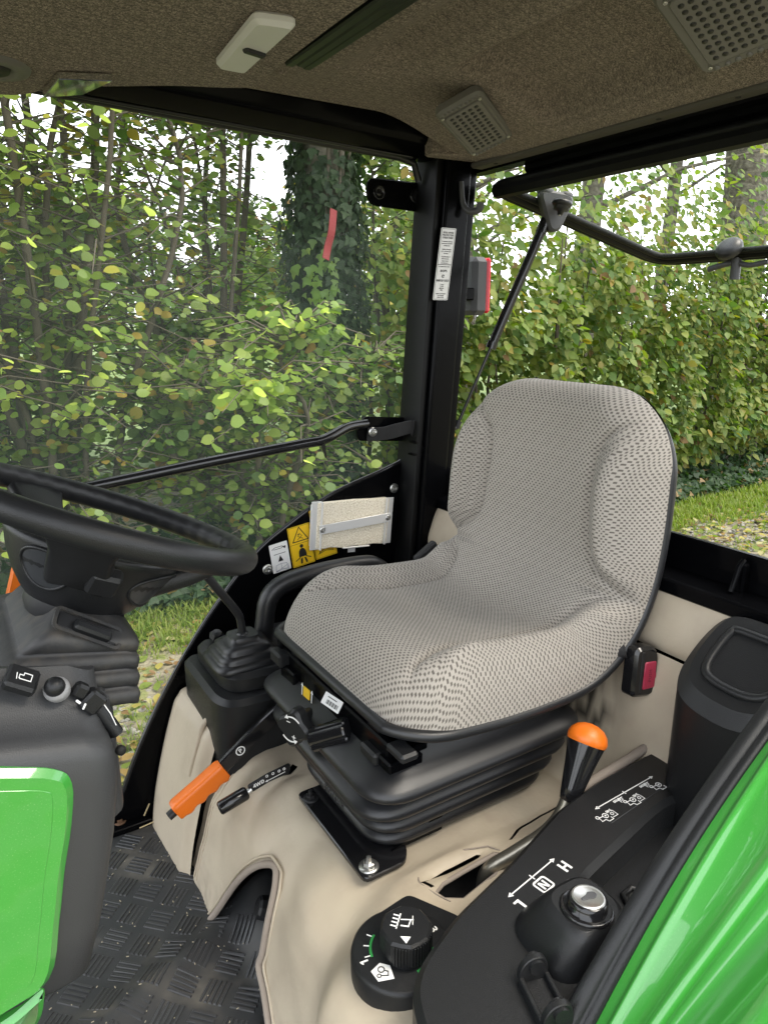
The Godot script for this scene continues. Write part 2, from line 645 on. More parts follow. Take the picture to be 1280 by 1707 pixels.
func build_cab() -> void:
	cab = thing("tractor_cab", "green tractor's open black-framed cab with beige floor trim and brown cloth roof lining", "tractor", Vector3(0.5, 0.45, -0.92))
	var st: SurfaceTool
	# rear right corner post, leaning back
	st = S()
	var lean := Transform3D(Basis(Vector3(1, 0, 0), Vector3(0.073, 1, 0), Vector3(0, 0, 1)), Vector3(post_x(0), 0, 0))
	var rise := func(to: SurfaceTool, plan: PackedVector2Array, y0: float, y1: float, bevel: float) -> void:
		prism(to, plan.duplicate(), y0, y1, lean * Transform3D(Basis(Vector3(1, 0, 0), Vector3(0, 0, 1), Vector3(0, 1, 0)), Vector3.ZERO), bevel, true)
	rise.call(st, rounded(pv([0.018, -1.36, 0.086, -1.36, 0.086, -1.435, 0.018, -1.435]), 0.008, 4), 0.5, 2.0, 0.003)
	var post := put(st, "corner_post", M.black_paint, cab)
	st = S()
	rise.call(st, rounded(pv([0.0, -1.375, 0.0165, -1.375, 0.0165, -1.46, 0.0, -1.46]), 0.003, 2), 0.6, 1.985, 0.001)
	put(st, "door_seal", M.seal_rubber, post)
	st = S()
	rise.call(st, rounded(pv([0.0875, -1.374, 0.112, -1.374, 0.112, -1.45, 0.0875, -1.45]), 0.004, 2), 0.62, 1.93, 0.001)
	put(st, "rear_flange", M.black_paint, post)
	# the post on the near side and the two front ones, all outside the picture
	st = S()
	prism(st, rounded(pv([0.0, -0.42, 0.1, -0.42, 0.1, -0.34, 0.0, -0.34]), 0.01, 3), 0.9, 2.0, lean * Transform3D(Basis(Vector3(1, 0, 0), Vector3(0, 0, 1), Vector3(0, 1, 0)), Vector3.ZERO), 0.003, true)
	put(st, "corner_post", M.black_paint, cab)
	for z: float in [-1.41, -0.36]:
		st = S()
		tube(st, [Vector3(-0.5, 0.5, z), Vector3(-0.62, 1.3, z), Vector3(-0.55, 1.97, z)], 0.03, 10)
		put(st, "front_post", M.black_paint, cab)
	# header over the right-hand door
	st = S()
	var hd := rounded(pv([-1.455, 1.955, -1.40, 1.950, -1.352, 1.972, -1.335, 2.05, -1.455, 2.05]), 0.01, 3)
	var along := Transform3D(Basis(Vector3(0, 0, 1), Vector3(0, 1, 0), Vector3(-1, 0, 0)), Vector3.ZERO)
	var tilt := Transform3D(Basis(Vector3(1, 0, 0), Vector3(0, 1, 0), Vector3(0, 0.035, 1)), Vector3(0, 0.024, 0))
	prism(st, hd, -1.06, 0.62, along * tilt, 0.002, true)
	var header := put(st, "door_header", M.black_paint, cab)
	st = S()
	tube(st, [Vector3(-0.6, 1.998, -1.432), Vector3(0.266, 1.969, -1.432), Vector3(0.93, 1.945, -1.43), Vector3(0.972, 1.936, -1.43), Vector3(0.986, 1.90, -1.43)], 0.008, 8)
	tube(st, [Vector3(-0.6, 1.993, -1.405), Vector3(0.266, 1.964, -1.405), Vector3(0.95, 1.942, -1.405)], 0.004, 6)
	put(st, "header_seal", M.rubber, header)
	# rail over the rear window
	st = S()
	box(st, Vector3(1.118, 1.958, -0.88), Vector3(0.045, 0.08, 1.03), 0.006)
	box(st, Vector3(1.146, 1.930, -0.82), Vector3(0.024, 0.052, 0.86), 0.006)
	put(st, "rear_rail", M.black_paint, cab)
	# roof shell
	st = S()
	slab(st, rounded(pv([-0.75, -1.5, 1.25, -1.5, 1.25, -0.3, -0.75, -0.3]), 0.12, 6), 2.04, 2.13, 0.03)
	put(st, "roof_shell", M.green_paint, cab)
	headlining()
	right_side()
	rear_side()
	floor_and_trim()
	control_box()
	dash()
	console()
	fender()

func liner_y(x: float, z: float) -> float:
	# falls away to the rear edge, with a pocket between the loudspeaker pods and a groove before it
	var y := 1.992 - 0.066 * smooth01(0.80, 1.075, x)
	y += 0.042 * smooth01(0.77, 0.81, x) * smooth01(1.03, 0.98, x) * smooth01(-1.055, -1.02, z) * smooth01(-0.72, -0.76, z)
	y += 0.028 * bump(0.675, 0.045, x) * smooth01(-1.16, -1.05, z)
	y -= 0.014 * bump(0.585, 0.04, x) * smooth01(-1.25, -1.1, z)
	y += 0.004 * smooth01(-1.2, -1.3, z)
	return y

func headlining() -> void:
	var st := S()
	sheet(st, 110, 130, func(u: float, v: float) -> Vector3:
		var x := lerpf(0.40, 1.088, u)
		var z0 := -1.345
		var z := lerpf(z0, -0.33, v)
		return Vector3(x, liner_y(x, z) + 0.03 * smooth01(0.022, 0.0, v), z))
	var liner := put(st, "headlining", M.headliner, cab)
	st = S()
	prism(st, pv([0.955, -1.362, 1.075, -1.35, 1.075, -1.29, 0.955, -1.335]), 1.935, 1.975, Transform3D(Basis(Vector3(1, 0, 0), Vector3(0, 0, 1), Vector3(0, 1, 0)), Vector3.ZERO), 0.004)
	put(st, "corner_fillet", M.headliner, liner)
	st = S()
	box(st, Vector3(1.078, 1.926, -0.85), Vector3(0.034, 0.012, 0.98), 0.004)
	var strip := put(st, "edge_strip", mat("strip_plastic", col(0.06, 0.055, 0.048), 0.55), liner)
	for z: float in [-1.27, -1.06, -0.86, -0.72]:
		st = S()
		lathe(st, axis_at(Vector3(1.075, 1.9205, z), Vector3.DOWN), [Vector2(0, 0), Vector2(0.005, 0), Vector2(0.004, 0.002), Vector2(0, 0.0022)], 10)
		put(st, "screw", M.bare_black, strip)
	for p: Vector3 in [Vector3(0.60, 0, -1.10), Vector3(0.66, 0, -1.245), Vector3(0.55, 0, -1.19)]:
		st = S()
		lathe(st, axis_at(Vector3(p.x, liner_y(p.x, p.z) + 0.001, p.z), Vector3.DOWN), [Vector2(0.009, 0), Vector2(0.008, 0.003), Vector2(0.004, 0.0045), Vector2(0, 0.005)], 14)
		put(st, "fixing_button", M.headliner, liner)
	# the lower front panel
	st = S()
	slab(st, rounded(pv([0.175, -1.335, 0.215, -1.262, 0.25, -1.235, 0.365, -1.157, 0.43, -1.13, 0.468, -1.105, 0.462, -0.828, 0.462, -0.32, -0.62, -0.32, -0.62, -1.36, 0.09, -1.36]), 0.03, 5), 1.93, 1.985, 0.014)
	var front := put(st, "overhead_panel", M.headliner, cab)
	st = S()
	slab(st, pv([0.192, -1.268, 0.199, -1.165, 0.264, -1.135, 0.240, -1.223]), 1.9185, 1.9285, 0.001, false)
	put(st, "mirror_strip", M.mirror, front)
	st = S()
	lathe(st, axis_at(Vector3(0.115, 1.931, -1.195), Vector3.DOWN), [Vector2(0.055, 0), Vector2(0.052, 0.006), Vector2(0.036, 0.008), Vector2(0.03, 0.002), Vector2(0, 0.001)], 28)
	var vent := put(st, "air_vent", M.speaker_plastic, front)
	st = S()
	lathe(st, axis_at(Vector3(0.115, 1.929, -1.195), Vector3.DOWN), [Vector2(0.029, 0), Vector2(0.027, 0.006), Vector2(0, 0.006)], 20)
	put(st, "vent_flap", M.bare_black, vent)
	# cab lamp
	st = S()
	slab(st, rounded(pv([0.366, -1.006, 0.410, -1.006, 0.401, -0.824, 0.352, -0.834]), 0.012, 4), 1.9165, 1.932, 0.005)
	var lamp := put(st, "interior_lamp", M.lamp_plastic, cab)
	st = S()
	box(st, Vector3(0.386, 1.9155, -0.918), Vector3(0.030, 0.006, 0.011), 0.002, Basis(Vector3.UP, 0.25))
	put(st, "rocker_switch", M.bare_black, lamp)
	# folded sun blind: stacked dark slats across the lining
	var blind := Node3D.new()
	blind.name = "sun_blind"
	cab.add_child(blind)
	for k in 4:
		st = S()
		var x := 0.470 + 0.0155 * k
		box(st, Vector3(x, 1.958 - 0.003 * (k % 2), -0.72 - 0.004 * k), Vector3(0.0146, 0.014 + 0.005 * (k % 3), 0.60 + 0.016 * (k % 2)), 0.0025)
		put(st, "slat", mat("blind_slat", col(0.007, 0.010, 0.008), 0.4), blind)
	st = S()
	box(st, Vector3(0.497, 1.965, -0.755), Vector3(0.022, 0.02, 0.03), 0.003)
	put(st, "clip", M.bare_black, blind)
	speaker(Vector3(0.905, 1.951, -1.132), Vector3(0.15, -0.038, -0.078), Vector3(0.052, 0.023, 0.054), 0.175, 0.090, "dark perforated loudspeaker cover in the far roof corner")
	speaker(Vector3(0.885, 1.968, -0.605), Vector3(0.13, -0.045, -0.02), Vector3(0.03, 0.014, 0.1), 0.165, 0.15, "dark perforated loudspeaker cover near the open door")

func speaker(c: Vector3, x: Vector3, z: Vector3, w: float, h: float, what: String) -> void:
	# faces down and forward; a plate with a raised rim and punched holes
	x = x.normalized()
	var down := x.cross(z).normalized()
	if down.y > 0:
		down = -down
	var at := Transform3D(Basis(x, down.cross(x).normalized(), down), c)
	var st := S()
	prism(st, rrect(w, h, 0.016), -0.008, 0.013, at, 0.005, true)
	var sp := put(st, "loudspeaker", M.speaker_plastic, cab)
	lab(sp, what)
	st = S()
	prism(st, rrect(w * 0.8, h * 0.80, 0.01), 0.0125, 0.0155, at, 0.002, true)
	put(st, "grille", M.speaker_plastic, sp)
	st = S()
	var gap := 0.0118
	var nx := int(w * 0.76 / gap)
	var ny := int(h * 0.74 / gap)
	for i in nx:
		for j in ny:
			var p := Vector3((i - (nx - 1) / 2.0) * gap, (j - (ny - 1) / 2.0) * gap, 0.0154)
			lathe(st, at * Transform3D(Basis(Vector3(1, 0, 0), Vector3(0, 0, 1), Vector3(0, -1, 0)), p), [Vector2(0.0040, 0), Vector2(0.0039, 0.0006), Vector2(0, 0.0006)], 8)
	put(st, "hole", M.bare_black, sp).set_meta("kind", "stuff")
	st = S()
	for sx: float in [-1, 1]:
		for j in 9:
			lathe(st, at * Transform3D(Basis(Vector3(1, 0, 0), Vector3(0, 0, 1), Vector3(0, -1, 0)), Vector3(sx * (w * 0.45), (j - 4) * h * 0.09, 0.0127)), [Vector2(0.004, 0), Vector2(0.0036, 0.002), Vector2(0, 0.0024)], 8)
	put(st, "stud", M.speaker_plastic, sp).set_meta("kind", "stuff")
	for sx: float in [-1, 1]:
		for sy: float in [-1, 1]:
			bolt("screw", at * Vector3(sx * w * 0.41, sy * h * 0.40, 0.013), down, 0.003, sp, M.zinc, false)

func right_side() -> void:
	var st := S()
	# curved black side panel behind the door opening
	var pl := PackedVector2Array()
	for p in spline([Vector3(0.155, 0.44, 0), Vector3(0.2, 0.541, 0), Vector3(0.288, 0.73, 0), Vector3(0.41, 0.917, 0), Vector3(0.546, 1.072, 0), Vector3(0.653, 1.144, 0), Vector3(0.765, 1.199, 0), Vector3(0.9, 1.238, 0), Vector3(0.965, 1.262, 0), Vector3(0.995, 1.30, 0)], 5):
		pl.append(Vector2(p.x, p.y))
	var rim := pl.duplicate()
	pl.append_array(pv([1.06, 1.30, 1.06, 0.44]))
	prism(st, pl, -1.458, -1.44, Transform3D(), 0.002)
	var panel := put(st, "side_panel", M.black_paint, cab)
	st = S()
	var edge := []
	for p in rim:
		edge.append(Vector3(p.x, p.y, -1.446))
	tube(st, edge, 0.006, 8)
	put(st, "panel_edge", M.gloss_black, panel)
	for p: Vector3 in [Vector3(0.93, 1.19, 0), Vector3(0.583, 1.041, 0), Vector3(0.373, 0.761, 0)]:
		bolt("bolt", Vector3(p.x, p.y, -1.4405), Vector3(0, 0, 1), 0.0075, panel)
	# warning decals, leaning as they are stuck
	decals(panel)
	# threshold strip
	st = S()
	prism(st, pv([0.10, -1.47, 0.262, -1.47, 0.268, -1.415, 0.10, -1.415]), 0.495, 0.513, Transform3D(Basis(Vector3(1, 0, 0), Vector3(0, 0, 1), Vector3(0, 1, 0)), Vector3.ZERO), 0.002)
	prism(st, pv([-0.60, -1.47, 0.10, -1.47, 0.10, -1.415, -0.60, -1.415]), 0.495, 0.510, Transform3D(Basis(Vector3(1, 0, 0), Vector3(0, 0, 1), Vector3(0, 1, 0)), Vector3.ZERO), 0.002)
	var sill := put(st, "threshold", M.black_paint, cab)
	bolt("bolt", Vector3(0.205, 0.513, -1.443), Vector3.UP, 0.008, sill, M.rust)
	# the right-hand door, shut: pane, grab bar, hinge plates
	var door := Node3D.new()
	door.name = "right_door"
	cab.add_child(door)
	lab(door, "shut glass door on the far side with a black grab bar")
	st = S()
	prism(st, rounded(pv([-0.42, 0.40, 1.0, 0.40, 1.0, 1.30, 1.03, 1.965, -0.50, 1.985]), 0.04, 5), -1.474, -1.469, Transform3D(), 0.0)
	put(st, "pane", M.glass, door)
	st = S()
	var bar := spline([Vector3(-0.1, 1.262, -1.40), Vector3(0.215, 1.291, -1.40), Vector3(0.45, 1.3145, -1.40), Vector3(0.66, 1.332, -1.402), Vector3(0.72, 1.337, -1.405), Vector3(0.79, 1.356, -1.425), Vector3(0.85, 1.358, -1.44)], 5)
	tube(st, Array(bar), 0.0115, 14)
	tube(st, [Vector3(0.712, 1.335, -1.40), Vector3(0.715, 1.312, -1.397), Vector3(0.717, 1.297, -1.395)], 0.006, 8, 0.002)
	var grab := put(st, "grab_bar", M.gloss_black, door)
	st = S()
	prism(st, rounded(pv([0.828, 1.318, 0.99, 1.304, 0.99, 1.362, 0.85, 1.375, 0.824, 1.36]), 0.012, 4), -1.45, -1.44, Transform3D(), 0.002, true)
	put(st, "bar_bracket", M.black_paint, door)
	st = S()
	# webbing check strap looping to the post
	var sp := spline([Vector3(0.85, 1.333, -1.434), Vector3(0.895, 1.333, -1.428), Vector3(0.925, 1.343, -1.405), Vector3(0.955, 1.347, -1.395), Vector3(0.972, 1.325, -1.395), Vector3(0.972, 1.305, -1.40)], 5)
	for i in sp.size() - 1:
		var d := (sp[i + 1] - sp[i]).normalized()
		var b := Basis(d, Vector3(0, 1, 0.25).normalized(), Vector3.ZERO)
		b.z = b.x.cross(b.y).normalized()
		b.y = b.z.cross(b.x).normalized()
		box(st, (sp[i] + sp[i + 1]) / 2, Vector3((sp[i + 1] - sp[i]).length() + 0.002, 0.034, 0.003), 0.0008, b)
	put(st, "check_strap", M.webbing, door)
	bolt("bolt", Vector3(0.862, 1.339, -1.43), Vector3(0, 0, 1), 0.007, door, null, true, true)
	bolt("bolt", Vector3(0.965, 1.334, -1.42), Vector3(0, 0, 1), 0.007, door)
	st = S()
	tube(st, [Vector3(0.965, 1.296, -1.385), Vector3(1.0, 1.299, -1.372)], 0.009, 10)
	box(st, Vector3(0.962, 1.312, -1.388), Vector3(0.03, 0.005, 0.025), 0.001)
	box(st, Vector3(0.958, 1.283, -1.388), Vector3(0.03, 0.005, 0.025), 0.001)
	tube(st, [Vector3(0.96, 1.275, -1.385), Vector3(0.96, 1.325, -1.385)], 0.0055, 8)
	put(st, "lower_hinge", M.black_paint, door)
	st = S()
	prism(st, rounded(pv([0.862, 1.902, 1.047, 1.902, 1.047, 1.838, 0.866, 1.845]), 0.026, 6), -1.462, -1.450, Transform3D(), 0.003, true)
	var hp := put(st, "hinge_plate", M.black_paint, door)
	for x: float in [0.893, 0.992]:
		st = S()
		lathe(st, axis_at(Vector3(x, 1.872, -1.4505), Vector3(0, 0, 1)), [Vector2(0.015, 0), Vector2(0.0148, 0.003), Vector2(0.012, 0.003), Vector2(0.0115, 0.0005), Vector2(0.006, 0.0008), Vector2(0, 0.003)], 20)
		put(st, "hinge_bolt", M.gloss_black, hp)
	# approval plate on the post
	var a := Vector3(0.9795, 1.641, -1.3592)
	var b2 := Vector3(1.0215, 1.641, -1.3592)
	var c := Vector3(1.0005, 1.797, -1.3592)
	var at := Transform3D(Basis((b2 - a).normalized(), (c - a) / (c - a).length(), Vector3(0, 0, 1)), a)
	st = S()
	prism(st, rrect(0.042, 0.157, 0.003, 3, Vector2(0.021, 0.0785)), 0.0, 0.0004, at)
	var plate := put(st, "approval_plate", M.silver_print, cab)
	lab(plate, "silver roll-over protection plate on the rear post")
	st = S()
	line(st, at, rrect(0.038, 0.153, 0.002, 2, Vector2(0.021, 0.0785)), 0.0009, true, 0.0006)
	line(st, at, pv([0.002, 0.078, 0.040, 0.078]), 0.0014)
	put(st, "border_line", M.black_print, plate)
	var rows := [["ROLL-OVER", 0.147, 0.0040], ["PROTECTIVE", 0.1415, 0.0040], ["STRUCTURE", 0.136, 0.0040], ["To maintain operator", 0.128, 0.0023], ["protection and ROPS", 0.1235, 0.0023], ["certification:", 0.119, 0.0023], ["- Replace damaged", 0.111, 0.0023], ["ROPS, do not repair", 0.1065, 0.0023], ["or revise.", 0.102, 0.0023], ["- Any alteration of", 0.095, 0.0023], ["ROPS must be", 0.0905, 0.0023], ["approved by", 0.086, 0.0023], ["manufacturer.", 0.0815, 0.0023], ["In conformance with", 0.0735, 0.0018], ["ROPS", 0.064, 0.0056], ["e", 0.0535, 0.0095], ["00010 USD", 0.043, 0.0050], ["2L-ARG", 0.034, 0.0021], ["17-36 C", 0.030, 0.0021], ["Mfg Year", 0.026, 0.0021], ["2008", 0.022, 0.0021], ["Made Grand Island", 0.014, 0.0021], ["by Company", 0.010, 0.0021], ["Made in USA", 0.006, 0.0021]]
	for r: Array in rows:
		letters(r[0], Transform3D(at.basis, at * Vector3(0.021, r[1], 0.0003)), r[2], M.black_print, plate, "lettering", r[2] > 0.003)
	# coat hook
	st = S()
	var hk := spline([Vector3(1.052, 1.895, -1.358), Vector3(1.055, 1.85, -1.354), Vector3(1.062, 1.832, -1.338), Vector3(1.078, 1.835, -1.325), Vector3(1.08, 1.85, -1.322)], 4)
	tube(st, Array(hk), 0.0055, 10, 0.009)
	put(st, "coat_hook", M.grey_plastic, cab)

func decals(panel: Node3D) -> void:
	var turn := Basis(Vector3(0, 0, 1), 0.13)
	var base := Transform3D(turn, Vector3(0.598, 1.0265, -1.4398))
	var st := S()
	prism(st, rrect(0.046, 0.071, 0.002, 2, Vector2(0.022, 0.036)), 0, 0.0003, base)
	var white := put(st, "white_decal", M.white_print, panel)
	st = S()
	line(st, base, pv([0.008, 0.045, 0.037, 0.045]), 0.0012)
	ink(st, base, pv([0.016, 0.026, 0.029, 0.026, 0.0225, 0.041]))
	line(st, base, pv([0.005, 0.058, 0.012, 0.062, 0.031, 0.062, 0.036, 0.055]), 0.0011)
	line(st, base, pv([0.010, 0.0575, 0.030, 0.0575, 0.033, 0.061]), 0.0011)
	ink(st, base, pv([0.032, 0.060, 0.040, 0.061, 0.038, 0.054, 0.035, 0.058]))
	put(st, "pictogram", M.black_print, white)
	st = S()
	for p: PackedVector2Array in [pv([0.007, 0.004, 0.022, 0.007, 0.022, 0.020, 0.009, 0.018]), pv([0.022, 0.007, 0.037, 0.004, 0.036, 0.018, 0.022, 0.020]), pv([0.005, 0.002, 0.022, 0.005, 0.039, 0.002, 0.039, 0.014])]:
		line(st, base, p, 0.0009, true)
	put(st, "book_symbol", M.grey_print, white)
	for k in 2:
		var at := base * Transform3D(Basis(), Vector3(0.050 + 0.061 * k, -0.002 + 0.002 * k, -0.0001 - 0.0001 * k))
		st = S()
		var h := 0.100 if k == 0 else 0.125
		prism(st, rrect(0.058, h, 0.002, 2, Vector2(0.029, h / 2)), 0, 0.0003, at)
		var y := put(st, "yellow_decal", M.yellow_print, panel)
		st = S()
		line(st, at, rrect(0.054, h - 0.004, 0.001, 1, Vector2(0.029, h / 2)), 0.0007, true)
		line(st, at, pv([0.002, 0.056, 0.056, 0.056]), 0.0007)
		if k == 0:
			line(st, at, pv([0.009, 0.062, 0.049, 0.062, 0.029, 0.096]), 0.0022, true)
			line(st, at, pv([0.022, 0.066, 0.034, 0.074, 0.028, 0.081]), 0.0012)
			line(st, at, pv([0.023, 0.075, 0.030, 0.070, 0.036, 0.066]), 0.0012)
			ink(st, at, disc(0.0022, 10, Vector2(0.026, 0.078)))
			# seated figure with a lap belt
			ink(st, at, disc(0.0046, 14, Vector2(0.029, 0.0485)))
			ink(st, at, rounded(pv([0.019, 0.022, 0.040, 0.022, 0.038, 0.036, 0.033, 0.043, 0.025, 0.043, 0.020, 0.036]), 0.003, 3))
			ink(st, at, pv([0.022, 0.017, 0.028, 0.020, 0.026, 0.005, 0.021, 0.005]))
			ink(st, at, pv([0.031, 0.020, 0.037, 0.017, 0.040, 0.005, 0.035, 0.005]))
			line(st, at, pv([0.010, 0.015, 0.022, 0.021]), 0.0022)
			line(st, at, pv([0.037, 0.021, 0.049, 0.015]), 0.0022)
		else:
			line(st, at, pv([0.008, 0.062, 0.050, 0.062, 0.029, 0.100]), 0.0022, true)
			ink(st, at, pv([0.0265, 0.076, 0.0315, 0.076, 0.0325, 0.09, 0.0255, 0.09]))
			for p: PackedVector2Array in [pv([0.012, 0.016, 0.029, 0.021, 0.029, 0.048, 0.014, 0.044]), pv([0.029, 0.021, 0.046, 0.016, 0.044, 0.044, 0.029, 0.048]), pv([0.009, 0.012, 0.029, 0.017, 0.049, 0.012, 0.047, 0.038])]:
				line(st, at, p, 0.0013, true)
		put(st, "pictogram", M.black_print, y)

func rear_side() -> void:
	var st := S()
	# sill under the rear window
	box(st, Vector3(1.075, 1.195, -0.88), Vector3(0.012, 0.075, 1.02), 0.002)
	box(st, Vector3(1.04, 1.166, -0.88), Vector3(0.062, 0.012, 1.02), 0.003)
	box(st, Vector3(1.012, 1.158, -0.88), Vector3(0.014, 0.026, 1.02), 0.003)
	var sill := put(st, "rear_sill", M.black_paint, cab)
	st = S()
	box(st, Vector3(1.060, 1.195, -0.60), Vector3(0.016, 0.05, 0.014), 0.003)
	tube(st, [Vector3(1.035, 1.175, -0.602), Vector3(1.05, 1.214, -0.602), Vector3(1.062, 1.222, -0.602)], 0.006, 8)
	put(st, "window_catch", M.black_paint, sill)
	st = S()
	box(st, Vector3(1.085, 0.85, -0.9), Vector3(0.02, 0.62, 1.0), 0.004)
	put(st, "rear_wall", M.black_paint, cab)
	# tail lamp outside the post
	st = S()
	box(st, Vector3(1.198, 1.679, -1.5), Vector3(0.05, 0.142, 0.10), 0.012)
	var lamp := put(st, "tail_lamp", M.grey_plastic, cab)
	lab(lamp, "red tail lamp in a grey housing outside the rear post")
	st = S()
	box(st, Vector3(1.2245, 1.681, -1.5), Vector3(0.016, 0.135, 0.095), 0.006)
	put(st, "lens", M.red_lens, lamp)
	st = S()
	box(st, Vector3(1.13, 1.66, -1.47), Vector3(0.10, 0.03, 0.03), 0.003)
	put(st, "bracket", M.black_paint, lamp)
	# the rear window, swung out and up on its top hinges
	var win := Node3D.new()
	win.name = "rear_window"
	cab.add_child(win)
	lab(win, "rear window propped open, framed by a thick black rubber seal")
	var hinge := Vector3(1.150, 1.893, 0)
	var down := (Vector3(1.735, 1.757, 0) - hinge).normalized()
	var face := Vector3(0, 0, 1).cross(down).normalized()
	var at := Transform3D(Basis(Vector3(0, 0, 1), down, -face), hinge)
	var L := 0.605
	var out := rounded(pv([-1.36, 0.0, -0.44, 0.0, -0.44, L, -1.345, L]), 0.06, 7)
	st = S()
	prism(st, out, -0.003, 0.003, at, 0.0)
	put(st, "pane", M.glass, win)
	for k in 3:
		st = S()
		var ring := []
		var off: float = [0.0, -0.017, 0.016][k]
		var big := Geometry2D.offset_polygon(out, off, Geometry2D.JOIN_ROUND)[0]
		for p in big:
			ring.append(at * Vector3(p.x, p.y, [0.0, -0.002, 0.003][k]))
		tube(st, ring, [0.012, 0.008, 0.0085][k], 10, -1.0, true)
		put(st, "seal", M.seal_rubber, win)
	st = S()
	box(st, at * Vector3(-0.90, -0.004, 0.012), Vector3(0.90, 0.034, 0.034), 0.010, at.basis)
	put(st, "hinge_seal", M.seal_rubber, win)
	# grommet, strut shoe, strut, catch
	st = S()
	lathe(st, axis_at(Vector3(1.285, 1.862, -1.275), -face), [Vector2(0, 0), Vector2(0.022, 0), Vector2(0.024, 0.006), Vector2(0.02, 0.011), Vector2(0.017, 0.013), Vector2(0.018, 0.018), Vector2(0.008, 0.021), Vector2(0.006, 0.03), Vector2(0, 0.03)], 18)
	put(st, "grommet", M.rubber, win)
	bolt("bolt", Vector3(1.285, 1.862, -1.275) - face * 0.02, -face, 0.006, win, null, false, true)
	var shoe := flat_on(Vector3(1.30, 1.858, -1.318), Vector3(1, -0.1, 0.35), Vector3(0, 1, 0))
	st = S()
	prism(st, rounded(pv([-0.048, 0.022, -0.030, 0.032, 0.030, 0.030, 0.045, 0.018, 0.018, -0.056, -0.008, -0.06]), 0.015, 4), -0.012, 0.018, shoe, 0.006, true)
	lathe(st, axis_at(shoe * Vector3(-0.026, 0.026, 0.0), Vector3.UP), [Vector2(0.019, 0), Vector2(0.02, 0.006), Vector2(0.012, 0.012), Vector2(0, 0.013)], 16)
	lathe(st, axis_at(shoe * Vector3(0.026, 0.024, 0.0), Vector3.UP), [Vector2(0.017, 0), Vector2(0.018, 0.006), Vector2(0.011, 0.011), Vector2(0, 0.012)], 16)
	put(st, "strut_shoe", M.grey_plastic, win)
	var top := Vector3(1.285, 1.828, -1.325)
	var foot := Vector3(1.085, 1.335, -1.395)
	var mid := top.lerp(foot, 0.60)
	st = S()
	tube(st, [top, mid], 0.0115, 14)
	tube(st, [mid.lerp(top, 0.04), mid.lerp(foot, 0.02)], 0.0135, 14)
	tube(st, [top, top.lerp(foot, 0.06)], 0.0135, 12)
	var strut := put(st, "gas_strut", M.gloss_black, win)
	st = S()
	tube(st, [mid, foot], 0.0042, 10)
	put(st, "strut_rod", M.gloss_black, strut)
	st = S()
	tube(st, [foot.lerp(mid, 0.09), foot], 0.0085, 10)
	tube(st, [foot, foot + Vector3(-0.045, 0.005, 0.01)], 0.006, 10)
	put(st, "strut_end", M.rubber, strut)
	st = S()
	lathe(st, axis_at(at * Vector3(-1.115, L - 0.035, 0.0), -face + Vector3(0, 1.2, 0)), [Vector2(0, -0.01), Vector2(0.03, -0.006), Vector2(0.033, 0.006), Vector2(0.028, 0.016), Vector2(0.018, 0.021), Vector2(0, 0.022)], 18)
	var knob := put(st, "latch_knob", M.rubber, win)
	st = S()
	var h0: Vector3 = at * Vector3(-1.115, L + 0.005, 0.02)
	tube(st, spline([h0 + Vector3(0.0, -0.012, -0.075), h0 + Vector3(0.0, -0.004, -0.04), h0, h0 + Vector3(0, -0.008, 0.035), h0 + Vector3(0.005, -0.002, 0.08)], 4), 0.0075, 10, 0.006)
	tube(st, [h0 + Vector3(0, 0.012, 0), h0 + Vector3(0, -0.04, 0)], 0.012, 10)
	put(st, "latch_handle", M.grey_plastic, win)
	# upholstered pad below the sill
	st = S()
	sheet(st, 24, 60, func(u: float, v: float) -> Vector3:
		var z := lerpf(-1.39, -0.42, v)
		var y := lerpf(1.052, 1.158, u)
		var roll := 0.012 * (1.0 - pow(absf(2.0 * u - 1.0), 4.0))
		return Vector3(lerpf(0.982, 1.02, u) - roll, y, z))
	put(st, "rear_pad", M.vinyl, cab)
	st = S()
	box(st, Vector3(1.03, 1.10, -0.9), Vector3(0.03, 0.10, 0.96), 0.003)
	put(st, "rear_board", M.bare_black, cab)

# ---------------------------------------------------------------- floor, tunnel, side pieces

const TUN := [Vector3(0.295, 0.49, 0), Vector3(0.308, 0.55, 0), Vector3(0.325, 0.61, 0), Vector3(0.352, 0.68, 0), Vector3(0.395, 0.74, 0), Vector3(0.45, 0.772, 0), Vector3(0.55, 0.78, 0), Vector3(0.70, 0.78, 0), Vector3(0.84, 0.78, 0), Vector3(0.875, 0.79, 0), Vector3(0.92, 0.90, 0), Vector3(0.972, 1.052, 0)]
var crease := FastNoiseLite.new()

